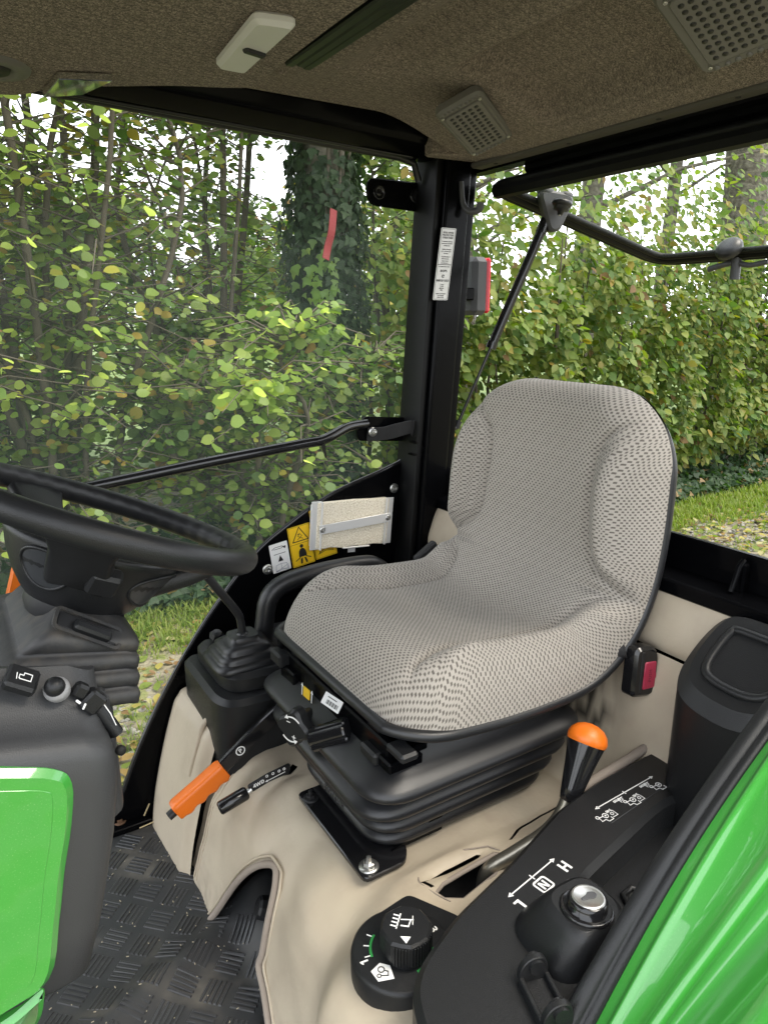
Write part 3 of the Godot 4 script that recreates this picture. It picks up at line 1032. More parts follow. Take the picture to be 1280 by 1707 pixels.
func tunnel_at(u: float, z: float) -> Vector3:
	var p := cr(TUN, u)
	var q := cr(TUN, minf(u + 0.02, 11.0)) - cr(TUN, maxf(u - 0.02, 0.0))
	var n := Vector3(-q.y, q.x, 0).normalized()
	var h := 0.0045 * crease.get_noise_2d(p.x * 900.0 + p.y * 500.0, z * 700.0) + 0.005 * crease.get_noise_2d(p.x * 260.0 + p.y * 200.0 + 40.0, z * 240.0)
	# the cover swells between the seat plate and the lever slots and pulls in at the plate
	h += 0.014 * bump(5.3, 0.9, u) * bump(-0.70, 0.035, z)
	h -= 0.008 * bump(6.0, 0.8, u) * bump(-0.80, 0.06, z)
	h += 0.016 * bump(3.4, 1.0, u) * bump(-0.80, 0.07, z)
	h += 0.012 * bump(4.0, 0.9, u) * bump(-1.12, 0.06, z)
	h -= 0.012 * bump(5.4, 0.35, u) * bump(-1.08, 0.03, z)
	h += 0.009 * bump(6.1, 0.5, u) * bump(-0.725, 0.012, z) - 0.007 * bump(6.1, 0.7, u) * bump(-0.705, 0.008, z)
	h += 0.008 * bump(7.4, 0.5, u) * bump(-0.70, 0.012, z) - 0.006 * bump(7.4, 0.6, u) * bump(-0.735, 0.012, z)
	h -= 0.012 * smooth01(-1.20, -1.224, z) * smooth01(11.0, 9.0, u)
	h -= 0.006 * bump(9.0, 0.15, u)
	# fuller towards the dial
	h += 0.078 * smooth01(-0.74, -0.62, z) * bump(3.5, 1.3, u)
	return p + n * h + Vector3(0, 0, z)

const CUT := [0.0, -1.095, 0.73, -1.071, 1.3, -1.052, 1.93, -1.031, 2.4, -1.01, 2.79, -0.99, 3.1, -0.97, 3.31, -0.95, 3.42, -0.935, 3.43, -0.921, 3.3, -0.909, 3.06, -0.90, 2.44, -0.89, 1.71, -0.887, 1.32, -0.889, 0.99, -0.86, 0.6, -0.817, 0.3, -0.80, -0.2, -0.79, -0.2, -1.10]
const SLOT := [5.68, -0.678, 5.74, -0.664, 5.95, -0.650, 6.25, -0.658, 6.62, -0.668, 6.72, -0.682, 6.62, -0.697, 6.18, -0.693, 5.85, -0.687]
const SLIT_C := [4.70, -1.088, 4.90, -1.070, 5.10, -1.066, 5.36, -1.084, 5.30, -1.094, 5.05, -1.080]
const SLIT_A := [5.60, -0.704, 5.66, -0.686, 5.72, -0.686, 5.67, -0.702, 6.02, -0.7085, 6.46, -0.710, 6.5, -0.7065, 6.46, -0.7045, 6.02, -0.703]
const SLIT_B := [6.86, -0.705, 6.90, -0.704, 7.08, -0.7155, 7.45, -0.7235, 7.86, -0.723, 7.86, -0.727, 7.45, -0.729, 7.06, -0.720]

func floor_y(x: float, z: float) -> float:
	var y := 0.5 + 0.004 * crease.get_noise_2d(x * 250.0, z * 250.0)
	y += 0.016 * bump(-1.02 - 0.35 * (x - 0.2), 0.035, z) * smooth01(-0.1, 0.12, x)
	y += 0.05 * smooth01(0.30, 0.40, x) * smooth01(-1.13, -1.08, z) * smooth01(-0.86, -0.91, z)
	y += 0.03 * smooth01(-0.85, -0.75, z) * smooth01(0.24, 0.34, x)
	return y

func floor_and_trim() -> void:
	crease.seed = 17
	crease.frequency = 0.01
	crease.fractal_octaves = 3
	var st := S()
	box(st, Vector3(0.1, 0.47, -0.9), Vector3(1.5, 0.03, 1.14), 0.004)
	put(st, "floor_plate", M.bare_black, cab)
	st = S()
	sheet(st, 90, 80, func(u: float, v: float) -> Vector3:
		var x := lerpf(-0.64, 0.46, u)
		var z := lerpf(-1.414, -0.36, v)
		return Vector3(x, floor_y(x, z), z))
	var mat_o := put(st, "floor_mat", M.mat_rubber, cab)
	lab(mat_o, "black rubber floor mat with raised tread bars")
	st = S()
	var g := 0.057
	for i in range(-18, 14):
		for j in range(-26, 26):
			var c := Vector2(0.05, -0.9) + Vector2((i + j) * g, (i - j) * g) * 0.7071
			if c.x < -0.35 or c.x > 0.34 or c.y < -1.40 or c.y > -0.62:
				continue
			var d := Vector2(1, 1).normalized() if (i + j) % 2 == 0 else Vector2(1, -1).normalized()
			var s := Vector2(-d.y, d.x)
			for k in 5:
				var m := c + s * (k - 2) * 0.0088
				var a := m - d * 0.0205
				var b := m + d * 0.0205
				var w := s * 0.0019
				var w2 := s * 0.0031
				var P := func(q: Vector2, h: float) -> Vector3: return Vector3(q.x, floor_y(q.x, q.y) + h, q.y)
				st.set_smooth_group(FLAT)
				var worn := 0.0021 * clampf(0.75 + 1.1 * crease.get_noise_2d(m.x * 900.0, m.y * 900.0), 0.15, 1.0)
				var lo := [P.call(a - w2 - d * 0.002, -0.0005), P.call(b - w2 + d * 0.002, -0.0005), P.call(b + w2 + d * 0.002, -0.0005), P.call(a + w2 - d * 0.002, -0.0005)]
				var hi := [P.call(a - w, worn), P.call(b - w, worn), P.call(b + w, worn), P.call(a + w, worn)]
				quad(st, hi[3], hi[2], hi[1], hi[0])
				for e in 4:
					quad(st, lo[(e + 1) % 4], lo[e], hi[e], hi[(e + 1) % 4])
	var debris := S()
	var dr := RandomNumberGenerator.new()
	dr.seed = 44
	for k in 170:
		var p := Vector3(dr.randf_range(-0.05, 0.33), 0, dr.randf_range(-1.38, -0.75))
		box(debris, Vector3(p.x, floor_y(p.x, p.z) + 0.003, p.z), Vector3(dr.randf_range(0.0012, 0.005), 0.0012, 0.0014), 0.0003, Basis(Vector3.UP, dr.randf() * 6.0))
	put(debris, "grit", M.grit, mat_o).set_meta("kind", "stuff")
	put(st, "tread_bar", M.tread_rubber, mat_o).set_meta("kind", "stuff")
	# solid frame under the cover
	st = S()
	box(st, Vector3(0.66, 0.60, -0.93), Vector3(0.40, 0.22, 0.66), 0.01)
	box(st, Vector3(0.75, 0.60, -0.90), Vector3(0.62, 0.20, 1.0), 0.01)
	put(st, "frame_tunnel", M.bare_black, cab)
	# beige cover with its cut-outs
	st = S()
	var holes: Array[PackedVector2Array] = []
	for h: Array in [CUT, SLOT, SLIT_A, SLIT_B, SLIT_C]:
		holes.append(pv(h))
	var du := 1.0 / 7.0
	var dz := 0.0105
	st.set_smooth_group(0)
	for i in 77:
		for j in 70:
			var a := Vector2(i * du, -1.246 + j * dz)
			var cell := PackedVector2Array([a, a + Vector2(du, 0), a + Vector2(du, dz), a + Vector2(0, dz)])
			var polys: Array[PackedVector2Array] = [cell]
			for h in holes:
				var next: Array[PackedVector2Array] = []
				for q in polys:
					next.append_array(Geometry2D.clip_polygons(q, h))
				polys = next
			for q in polys:
				if Geometry2D.is_polygon_clockwise(q):
					q.reverse()
				var t := Geometry2D.triangulate_polygon(q)
				for k in range(0, t.size(), 3):
					var A := q[t[k]]
					var B := q[t[k + 1]]
					var C := q[t[k + 2]]
					if (B - A).cross(C - A) > 0:
						var sw := B
						B = C
						C = sw
					for w: Vector2 in [A, C, B]:
						# greasy dirt worked into the vinyl behind the seat and round the brake lever
						var n := 0.5 + 0.9 * crease.get_noise_2d(w.x * 420.0, w.y * 2600.0)
						var d := 2.4 * bump(10.1, 0.5, w.x) * bump(-0.795, 0.055, w.y) * smooth01(0.25, 0.8, n)
						d += 0.16 * bump(4.3, 0.7, w.x) * bump(-1.085, 0.03, w.y) * smooth01(0.2, 0.8, n)
						d += 0.30 * smooth01(1.8, 0.0, w.x) * smooth01(0.3, 0.8, n)
						st.set_color(Color(1, 1, 1).lerp(Color(0.10, 0.10, 0.10), clampf(d, 0, 1)))
						st.add_vertex(tunnel_at(w.x, w.y))
	var cover := put(st, "tunnel_cover", M.worn_vinyl, cab)
	lab(cover, "beige vinyl cover over the floor tunnel with lever slots cut in it")
	st = S()
	var edge := []
	for i in range(0, 38, 2):
		edge.append(tunnel_at(maxf(CUT[i], 0.0), CUT[i + 1]) + Vector3(-0.003, 0.001, 0))
	tube(st, spline(edge, 3), 0.0062, 8)
	put(st, "cut_edge", M.felt_edge, cover)
	st = S()
	var piping := []
	for p: Vector3 in edge:
		piping.append(p + Vector3(0.004, 0.006, 0.011 if p.z > -0.93 else -0.011))
	tube(st, spline(piping, 3), 0.0028, 6)
	put(st, "piping", M.vinyl, cover)
	st = S()
	var ring := []
	for i in range(0, SLOT.size(), 2):
		ring.append(tunnel_at(SLOT[i], SLOT[i + 1]) - Vector3(0, 0.004, 0))
	tube(st, ring, 0.004, 6, -1.0, true)
	put(st, "slot_edge", M.felt_edge, cover)
	# a square marking-out line beside the slot, as left by the cutter
	st = S()
	tube(st, spline([tunnel_at(5.62, -0.712), tunnel_at(5.58, -0.70), tunnel_at(5.66, -0.675), tunnel_at(5.78, -0.655)], 4), 0.0012, 5)
	put(st, "cutting_line", M.felt_edge, cover)
	st = S()
	tube(st, [tunnel_at(6.35, -0.722), tunnel_at(6.62, -0.712), tunnel_at(6.68, -0.695)], 0.0012, 5)
	put(st, "cutting_line", M.felt_edge, cover)
	for k in 2:
		st = S()
		var seam := []
		for i in 24:
			var u := lerpf(0.4, 5.9, i / 23.0)
			seam.append(tunnel_at(u, -1.200 + 0.012 * k + 0.02 * bump(4.2, 1.0, u)) + Vector3(-0.0005, 0.0005, 0))
		tube(st, seam, 0.0017, 6)
		put(st, "seam", M.vinyl, cover)
	# knob on a spindle down in the cut-out
	st = S()
	var ka := axis_at(Vector3(0.365, 0.578, -0.985), Vector3(-0.8, 0.35, -0.25))
	lathe(st, ka, [Vector2(0.019, -0.01), Vector2(0.021, 0.0), Vector2(0.020, 0.012), Vector2(0.016, 0.016), Vector2(0, 0.017)], 9, true)
	tube(st, [Vector3(0.365, 0.578, -0.985), Vector3(0.46, 0.53, -0.94)], 0.012, 10)
	put(st, "drain_knob", M.black_plastic, cab)
	st = S()
	sheet(st, 30, 60, func(u: float, v: float) -> Vector3:
		var P := [Vector3(0.268, 0.49, 0), Vector3(0.283, 0.58, 0), Vector3(0.308, 0.68, 0), Vector3(0.333, 0.76, 0), Vector3(0.350, 0.797, 0), Vector3(0.385, 0.815, 0), Vector3(0.55, 0.82, 0), Vector3(0.8, 0.82, 0)]
		var p := cr(P, v * 7.0)
		var z := lerpf(-1.43, -1.217, u)
		var fall := 0.012 * (smooth01(0.88, 1.0, u) + 0.5 * smooth01(0.12, 0.0, u))
		var slant := 0.014 * (u - 0.3)
		return Vector3(p.x + fall + slant, p.y - fall, z))
	var pad := put(st, "side_pad", M.vinyl, cab)
	st = S()
	tube(st, spline([Vector3(0.322, 0.70, -1.262), Vector3(0.345, 0.775, -1.26), Vector3(0.36, 0.81, -1.262), Vector3(0.40, 0.826, -1.255), Vector3(0.50, 0.83, -1.24)], 5), 0.006, 8)
	put(st, "welt", M.vinyl, pad)
	# soft edging where the cover meets the console
	st = S()
	tube(st, spline([Vector3(0.735, 0.872, -0.640), Vector3(0.760, 0.884, -0.642), Vector3(0.794, 0.889, -0.643), Vector3(0.88, 0.894, -0.646), Vector3(0.955, 0.91, -0.645), Vector3(0.985, 0.94, -0.640)], 5), 0.008, 10)
	put(st, "edge_roll", M.felt_edge, cab)
	# bits of dirt and straw in the corner by the threshold
	st = S()
	box(st, Vector3(0.275, 0.512, -1.405), Vector3(0.075, 0.002, 0.003), 0.0005, Basis(Vector3.UP, 0.12))
	box(st, Vector3(0.262, 0.530, -1.43), Vector3(0.003, 0.03, 0.002), 0.0005, Basis(Vector3.FORWARD, 0.5))
	put(st, "straw", mat("straw_colour", col(0.45, 0.36, 0.2), 0.8), cab)

func control_box() -> void:
	var st := S()
	slab(st, rounded(pv([0.362, -1.412, 0.362, -1.20, 0.385, -1.160, 0.62, -1.145, 0.72, -1.16, 0.72, -1.412]), 0.03, 5), 0.66, 0.893, 0.010)
	var b := put(st, "control_box", M.black_plastic, cab)
	lab(b, "black moulded box on the far side carrying the joystick boot")
	st = S()
	slab(st, rounded(pv([0.388, -1.395, 0.388, -1.225, 0.410, -1.19, 0.60, -1.175, 0.66, -1.19, 0.66, -1.395]), 0.03, 5), 0.885, 0.930, 0.010)
	put(st, "top_step", M.black_plastic, b)
	st = S()
	var rings := []
	for q: Array in [[0.066, 0.950], [0.068, 0.958], [0.060, 0.964], [0.056, 0.966], [0.058, 0.972], [0.050, 0.978], [0.046, 0.980], [0.048, 0.986], [0.036, 0.994], [0.028, 0.997], [0.026, 1.006]]:
		var r := PackedVector3Array()
		var rr := rrect(q[0] * 2.15, q[0] * 1.9, q[0] * 0.5, 4)
		for p in rr:
			r.append(Vector3(0.452 + p.x, q[1] - 0.024, -1.268 - p.y))
		rings.append(r)
	loft(st, rings, false, true)
	put(st, "joystick_boot", M.rubber, b)
	st = S()
	tube(st, [Vector3(0.50, 0.855, -1.14), Vector3(0.60, 0.875, -1.12)], 0.017, 12)
	tube(st, [Vector3(0.585, 0.86, -1.125), Vector3(0.585, 0.915, -1.125)], 0.012, 10)
	put(st, "side_spigot", M.black_plastic, b)
	st = S()
	lathe(st, axis_at(Vector3(0.43, 0.935, -1.372), Vector3(0, 1, 0.6)), [Vector2(0.014, 0), Vector2(0.016, 0.008), Vector2(0.01, 0.018), Vector2(0, 0.02)], 8, true)
	put(st, "side_clip", M.black_plastic, b)
	# padded arm tube curving back beside the seat
	st = S()
	tube(st, spline([Vector3(0.515, 0.925, -1.318), Vector3(0.522, 0.975, -1.318), Vector3(0.535, 1.025, -1.318), Vector3(0.575, 1.050, -1.318), Vector3(0.66, 1.058, -1.318), Vector3(0.76, 1.056, -1.318), Vector3(0.80, 1.045, -1.318), Vector3(0.82, 1.02, -1.318), Vector3(0.83, 0.93, -1.318)], 6), 0.021, 14)
	put(st, "arm_tube", M.rubber, cab)
	st = S()
	slab(st, rounded(pv([0.70, -1.412, 0.70, -1.24, 1.0, -1.24, 1.0, -1.412]), 0.02, 4), 0.72, 0.94, 0.01)
	put(st, "side_tray", M.black_plastic, cab)

# ---------------------------------------------------------------- dashboard

const WHEEL := Vector3(0.155, 1.358, -0.92)
const TILT := 0.4140

func steer() -> Transform3D:
	return Transform3D(Basis(Vector3(cos(TILT), -sin(TILT), 0), Vector3(sin(TILT), cos(TILT), 0), Vector3(0, 0, 1)), WHEEL)

func dash() -> void:
	var st := S()
	var rings := []
	# lower cowl, bulging towards the door: [height, right edge, near face]
	for l: Array in [[0.862, 0.030, -0.742], [0.868, 0.044, -0.722], [0.884, 0.056, -0.709], [0.95, 0.074, -0.703], [1.05, 0.096, -0.70], [1.11, 0.105, -0.699], [1.136, 0.107, -0.700], [1.148, 0.106, -0.704], [1.156, 0.1045, -0.711], [1.160, 0.103, -0.721], [1.164, 0.103, -0.732], [1.175, 0.104, -0.744], [1.212, 0.106, -0.778]]:
		var r := PackedVector3Array()
		for p in rounded(pv([-0.62, l[2] + 0.0, -0.62, -1.14, l[1], -1.13, l[1], l[2]]), 0.03, 5):
			var s := 0.66 * smooth01(1.04, 1.14, l[0]) * lerpf(-0.35, 1.0, smooth01(-1.1, -0.85, p.y))
			var dx: float = l[1] - p.x
			r.append(Vector3(p.x, l[0] + s * minf(dx, 0.11) * 1.0 + 0.25 * s * maxf(dx - 0.11, 0.0), p.y))
		r.reverse()
		rings.append(r)
	loft(st, rings)
	var cowl := put(st, "dash_cowl", M.dash_plastic, cab)
	lab(cowl, "dark grey dashboard cowl under the steering wheel with a green inset")
	st = S()
	slab(st, rounded(pv([-0.55, -1.10, 0.116, -1.09, 0.124, -1.05, 0.122, -0.80, 0.112, -0.768, -0.55, -0.768]), 0.02, 4), 1.02, 1.19, 0.01)
	put(st, "column_shroud", M.dash_plastic, cowl)
	st = S()
	var gp := PackedVector2Array()
	for p in spline([Vector3(-0.40, 1.29, 0), Vector3(-0.15, 1.235, 0), Vector3(-0.004, 1.180, 0), Vector3(0.044, 1.160, 0), Vector3(0.058, 1.138, 0), Vector3(0.052, 1.09, 0), Vector3(0.040, 1.04, 0), Vector3(0.028, 0.98, 0), Vector3(0.010, 0.912, 0), Vector3(-0.04, 0.893, 0), Vector3(-0.2, 0.86, 0), Vector3(-0.4, 0.85, 0)], 4):
		gp.append(Vector2(p.x, p.y))
	prism(st, gp, -0.72, -0.6915, Transform3D(), 0.007, true)
	put(st, "side_panel", M.green_paint, cowl)
	st = S()
	var gi := Geometry2D.offset_polygon(gp, -0.02)[0]
	prism(st, gi, -0.70, -0.6909, Transform3D(), 0.0005, true)
	put(st, "pressed_panel", M.green_paint, cowl)
	st = S()
	prism(st, rounded(pv([-0.40, 0.835, -0.2, 0.845, -0.03, 0.878, 0.006, 0.898, -0.002, 0.86, -0.05, 0.80, -0.4, 0.76]), 0.01, 3), -0.74, -0.700, Transform3D(), 0.006, true)
	put(st, "lower_panel", M.green_paint, cowl)
	# switches
	var up := Vector3(-0.25, 0.7, 0.55).normalized()
	st = S()
	var bp := Vector3(0.060, 1.222, -0.748)
	lathe(st, axis_at(bp, up), [Vector2(0.0125, -0.006), Vector2(0.0135, 0.0), Vector2(0.013, 0.004), Vector2(0.0105, 0.006)], 22)
	var ring := put(st, "push_button", mat("pale_grey", col(0.22, 0.22, 0.225), 0.45), cowl)
	st = S()
	lathe(st, axis_at(bp, up), [Vector2(0.0106, 0.004), Vector2(0.0104, 0.010), Vector2(0.0085, 0.0145), Vector2(0.0045, 0.017), Vector2(0, 0.0178)], 20)
	put(st, "button_cap", M.black_plastic, ring)
	var fr := flat_on(Vector3(0.030, 1.244, -0.748), Vector3(0.8, -0.5, 0.12), Vector3(0.05, 0.4, -0.6))
	st = S()
	box(st, fr * Vector3(0, 0, -0.004), Vector3(0.032, 0.028, 0.014), 0.003, fr.basis)
	var rk := put(st, "rocker_switch", M.black_plastic, cowl)
	st = S()
	var fi := fr * Transform3D(Basis(), Vector3(0.002, 0.0, 0.0031))
	line(st, fi, pv([-0.005, -0.004, 0.006, -0.004, 0.006, 0.004, -0.002, 0.004, -0.002, 0.001, -0.006, 0.001, -0.006, -0.003]), 0.0008, true)
	line(st, fi, pv([-0.009, 0.002, -0.008, -0.005]), 0.0008)
	put(st, "pictogram", M.white_print, rk)
	# slide lever with its white scale
	st = S()
	tube(st, [Vector3(0.080, 1.205, -0.762), Vector3(0.098, 1.185, -0.757), Vector3(0.110, 1.160, -0.750), Vector3(0.114, 1.150, -0.748)], 0.008, 6)
	box(st, Vector3(0.093, 1.198, -0.748), Vector3(0.022, 0.024, 0.016), 0.003, Basis(Vector3(0, 0, 1), -0.9))
	box(st, Vector3(0.083, 1.212, -0.752), Vector3(0.016, 0.016, 0.014), 0.003, Basis(Vector3(0, 0, 1), -0.7))
	var sl := put(st, "throttle_slide", M.black_plastic, cowl)
	st = S()
	tube(st, [Vector3(0.101, 1.198, -0.746), Vector3(0.109, 1.180, -0.743), Vector3(0.113, 1.165, -0.741)], 0.0006, 5)
	box(st, Vector3(0.078, 1.206, -0.739), Vector3(0.006, 0.0025, 0.002), 0.0005, Basis(Vector3(0, 0, 1), -0.9))
	box(st, Vector3(0.083, 1.200, -0.737), Vector3(0.002, 0.007, 0.002), 0.0005, Basis(Vector3(0, 0, 1), -0.5))
	put(st, "white_scale", M.white_print, sl)
	st = S()
	lathe(st, axis_at(Vector3(0.118, 1.118, -0.765), Vector3(0.2, 0.3, 1)), [Vector2(0.006, 0), Vector2(0.006, 0.004), Vector2(0.004, 0.006), Vector2(0, 0.0065)], 12)
	put(st, "trim_screw", M.bare_black, cowl)
	# bellows round the steering column
	var F := steer()
	rings = []
	var steps := []
	for k in 4:
		var y := -0.124 - 0.0165 * k
		var a := 0.052 + 0.003 * k
		var w := 0.104 + 0.012 * k
		var l := 0.050 + 0.026 * k
		steps.append([y + 0.005, a - 0.0035, w - 0.004, l - 0.008])
		steps.append([y, a, w, l])
		steps.append([y - 0.010, a + 0.001, w + 0.001, l + 0.012])
		steps.append([y - 0.0115, a - 0.0035, w - 0.004, l + 0.012])
	steps.push_front([-0.112, 0.035, 0.076, 0.036])
	steps.push_front([-0.104, 0.02, 0.06, 0.03])
	for q: Array in steps:
		var r := PackedVector3Array()
		for p in rounded(pv([q[1] + 0.012, -q[2], q[1] + 0.012, q[2], -q[3], q[2], -q[3], -q[2]]), 0.014, 4):
			var tilt := 0.42 * smooth01(-0.10, -0.14, q[0]) * minf(p.x, 0.0)
			r.append(F * Vector3(p.x, q[0] + tilt, p.y))
		r.reverse()
		rings.append(r)
	rings.reverse()
	loft(st, rings)
	var boot := put(st, "column_bellows", M.dusty_boot, cab)
	lab(boot, "dusty ribbed rubber bellows round the steering column")
	var hb := flat_on(Vector3(0.106, 1.249, -0.824), Vector3(0.82, -0.57, 0.02), Vector3(0.25, 0.55, -0.75))
	st = S()
	prism(st, rrect(0.074, 0.020, 0.005), -0.004, 0.0035, hb, 0.001, true)
	var sl2 := put(st, "tilt_slot", M.bare_black, boot)
	st = S()
	line(st, hb * Transform3D(Basis(), Vector3(0, 0, 0.002)), rrect(0.080, 0.027, 0.007), 0.004, true, 0.003)
	put(st, "slot_rim", M.dusty_boot, sl2)
	st = S()
	prism(st, rrect(0.046, 0.013, 0.004), 0.0, 0.012, hb * Transform3D(Basis(), Vector3(0.004, -0.003, 0)), 0.003, true)
	put(st, "tilt_lever", M.black_plastic, sl2)

# ---------------------------------------------------------------- console beside the seat

func console() -> void:
	var st := S()
	var plan := pv([0.335, -0.36, 0.320, -0.44, 0.340, -0.490, 0.372, -0.515, 0.442, -0.545, 0.554, -0.574, 0.691, -0.618, 0.794, -0.634, 0.974, -0.640, 1.0, -0.63])
	# the moulded basin opens to the outer side
	plan.append_array(pv([1.0, -0.50, 0.895, -0.525, 0.85, -0.540, 0.80, -0.535, 0.656, -0.508, 0.618, -0.500, 0.60, -0.48, 0.60, -0.36]))
	slab(st, rounded(plan, 0.022, 4), 0.60, 0.90, 0.008)
	var c := put(st, "side_console", M.black_plastic, cab)
	lab(c, "black side console beside the seat with white range markings")
	st = S()
	slab(st, rounded(pv([0.35, -0.34, 0.35, -0.40, 0.55, -0.55, 0.98, -0.60, 1.0, -0.34]), 0.02, 4), 0.56, 0.852, 0.006)
	put(st, "basin_floor", M.black_plastic, c)
	for p: Vector3 in [Vector3(0.74, 0.8535, -0.493), Vector3(0.637, 0.8535, -0.478)]:
		st = S()
		box(st, p, Vector3(0.012, 0.004, 0.005), 0.001, Basis(Vector3.UP, 0.3))
		put(st, "drain_slot", M.bare_black, c)
	bolt("screw", Vector3(0.693, 0.853, -0.468), Vector3.UP, 0.008, c, M.zinc, true)
	st = S()
	tube(st, [Vector3(0.693, 0.855, -0.468) + Vector3(0.02, 0, 0), Vector3(0.707, 0.855, -0.455), Vector3(0.693, 0.855, -0.446), Vector3(0.678, 0.855, -0.455), Vector3(0.673, 0.855, -0.47), Vector3(0.68, 0.855, -0.485), Vector3(0.70, 0.855, -0.487)], 0.004, 8, -1.0, true)
	put(st, "screw_well", M.black_plastic, c)
	# boss with the key switch
	st = S()
	var rings := []
	for q: Array in [[0.895, 0.053, 0.0], [0.905, 0.0515, 0.0], [0.925, 0.046, 0.4], [0.942, 0.041, 0.8], [0.950, 0.037, 0.95], [0.954, 0.032, 1.0]]:
		var r := PackedVector3Array()
		for p in rounded(pv([-1.0, -1.0, 1.15, -0.95, 1.2, 1.0, -0.8, 1.05]), 0.75, 7):
			r.append(Vector3(lerpf(0.527, 0.538, q[2]) + p.x * q[1], q[0], lerpf(-0.449, -0.435, q[2]) - p.y * q[1]))
		rings.append(r)
	loft(st, rings)
	var boss := put(st, "switch_boss", M.black_plastic, c)
	var ka := axis_at(Vector3(0.541, 0.950, -0.430), Vector3(0.10, 1, -0.04))
	st = S()
	lathe(st, ka, [Vector2(0.030, 0), Vector2(0.031, 0.004), Vector2(0.027, 0.006), Vector2(0.0255, 0.002), Vector2(0.0225, 0.002), Vector2(0.023, 0.012), Vector2(0.021, 0.016), Vector2(0.019, 0.0165)], 26)
	var sock := put(st, "power_socket", M.gloss_black, boss)
	st = S()
	lathe(st, ka, [Vector2(0.0195, 0.016), Vector2(0.018, 0.0185), Vector2(0.016, 0.0175), Vector2(0, 0.0172)], 26)
	put(st, "socket_cap", M.zinc, sock)
	st = S()
	var ks := Transform3D(Basis(ka.basis.x, -ka.basis.z, ka.basis.y), ka * Vector3(0, 0.0172, 0))
	prism(st, rounded(pv([-0.011, -0.002, -0.004, -0.006, 0.001, -0.003, 0.011, -0.002, 0.011, 0.002, 0.001, 0.004, -0.004, 0.006, -0.011, 0.003]), 0.002, 2), 0.0, 0.0012, ks, 0.0003)
	put(st, "key_symbol", M.grey_plastic, sock)
	# small hinge bracket in front of the boss
	st = S()
	var d := Vector3(0.46, 0, -0.66).normalized()
	var bf := Transform3D(Basis(Vector3(0.30, 0.0, -0.954), Vector3(0, 1, 0), Vector3(0.954, 0, 0.30)), Vector3(0.452, 0.900, -0.402))
	for s: float in [-1, 1]:
		var ear := bf * Transform3D(Basis(Vector3(0, 0, 1), Vector3(0, 1, 0), Vector3(-1, 0, 0)), Vector3(s * 0.028, 0, 0))
		prism(st, rounded(pv([-0.018, 0, 0.016, 0, 0.016, 0.020, 0.010, 0.033, -0.008, 0.033, -0.018, 0.020]), 0.009, 5), -0.004, 0.004, ear, 0.001, true)
		tube(st, [ear * Vector3(0.001, 0.022, -0.0075), ear * Vector3(0.001, 0.022, 0.0075)], 0.0088, 14)
	box(st, bf * Vector3(0, 0.005, -0.016), Vector3(0.05, 0.012, 0.005), 0.001, bf.basis)
	box(st, bf * Vector3(0, 0.005, 0.014), Vector3(0.05, 0.012, 0.005), 0.001, bf.basis)
	box(st, bf * Vector3(0, 0.0015, 0), Vector3(0.05, 0.004, 0.03), 0.001, bf.basis)
	put(st, "hinge_bracket", M.black_plastic, c)
	# white range markings: read from the driver's seat, tops away from it
	var read := Basis(Vector3(-1, 0, 0), Vector3(0, 0, 1), Vector3(0, 1, 0))
	var sk := Basis(Vector3.UP, 0.17)
	var mark := func(p: Vector3) -> Transform3D: return Transform3D(sk * read, p)
	var y := 0.9003
	var lbl := Node3D.new()
	lbl.name = "range_marking"
	c.add_child(lbl)
	letters("H", mark.call(Vector3(0.612, y, -0.5285)), 0.0165, M.white_print, lbl)
	letters("N", mark.call(Vector3(0.566, y, -0.520)), 0.0125, M.white_print, lbl)
	letters("L", mark.call(Vector3(0.519, y, -0.5115)), 0.0165, M.white_print, lbl)
	st = S()
	line(st, mark.call(Vector3(0.566, y, -0.520)), rrect(0.021, 0.019, 0.004), 0.0024, true)
	var ar: Transform3D = mark.call(Vector3(0.562, y, -0.537))
	line(st, ar, pv([-0.044, 0, 0.044, 0]), 0.0014)
	line(st, ar, pv([0, -0.004, 0, 0.004]), 0.0014)
	ink(st, ar, pv([-0.049, 0, -0.042, 0.0035, -0.042, -0.0035]))
	ink(st, ar, pv([0.049, 0, 0.042, -0.0035, 0.042, 0.0035]))
	put(st, "arrow", M.white_print, lbl)
	var pto := Node3D.new()
	pto.name = "speed_marking"
	c.add_child(pto)
	st = S()
	var at: Transform3D = Transform3D(Basis(Vector3.UP, 0.04) * read, Vector3(0.800, y, -0.5875))
	line(st, at, pv([-0.066, 0, 0.062, 0]), 0.0013)
	line(st, at, pv([0, -0.003, 0, 0.003]), 0.0013)
	ink(st, at, pv([-0.071, 0, -0.064, 0.003, -0.064, -0.003]))
	ink(st, at, pv([0.067, 0, 0.060, -0.003, 0.060, 0.003]))
	for t: Array in [[-0.060, "2100", ""], [0.003, "2100", "540"], [0.066, "", "540"]]:
		var o := at * Transform3D(Basis().scaled(Vector3(0.84, 0.84, 1)), Vector3(t[0], 0.017, 0))
		# tractor seen from above its side: two wheels and a bonnet
		line(st, o, disc(0.0052, 12, Vector2(0, 0.001)), 0.0012, true)
		ink(st, o, disc(0.0018, 8, Vector2(0, 0.001)))
		line(st, o, disc(0.0030, 10, Vector2(0.016, -0.003)), 0.0012, true)
		line(st, o, pv([0.005, 0.0, 0.014, -0.001, 0.016, 0.008, 0.007, 0.008, 0.005, 0.014, -0.006, 0.014, -0.006, 0.008]), 0.0011)
		if t[1]:
			line(st, o, pv([0.010, -0.015, 0.022, -0.015, 0.022, -0.0055]), 0.001)
			line(st, o, disc(0.0030, 8, Vector2(0.016, -0.0115)), 0.001, true)
			letters(t[1], o * Transform3D(Basis(), Vector3(0.026, -0.014, 0)) , 0.0056, M.white_print, pto)
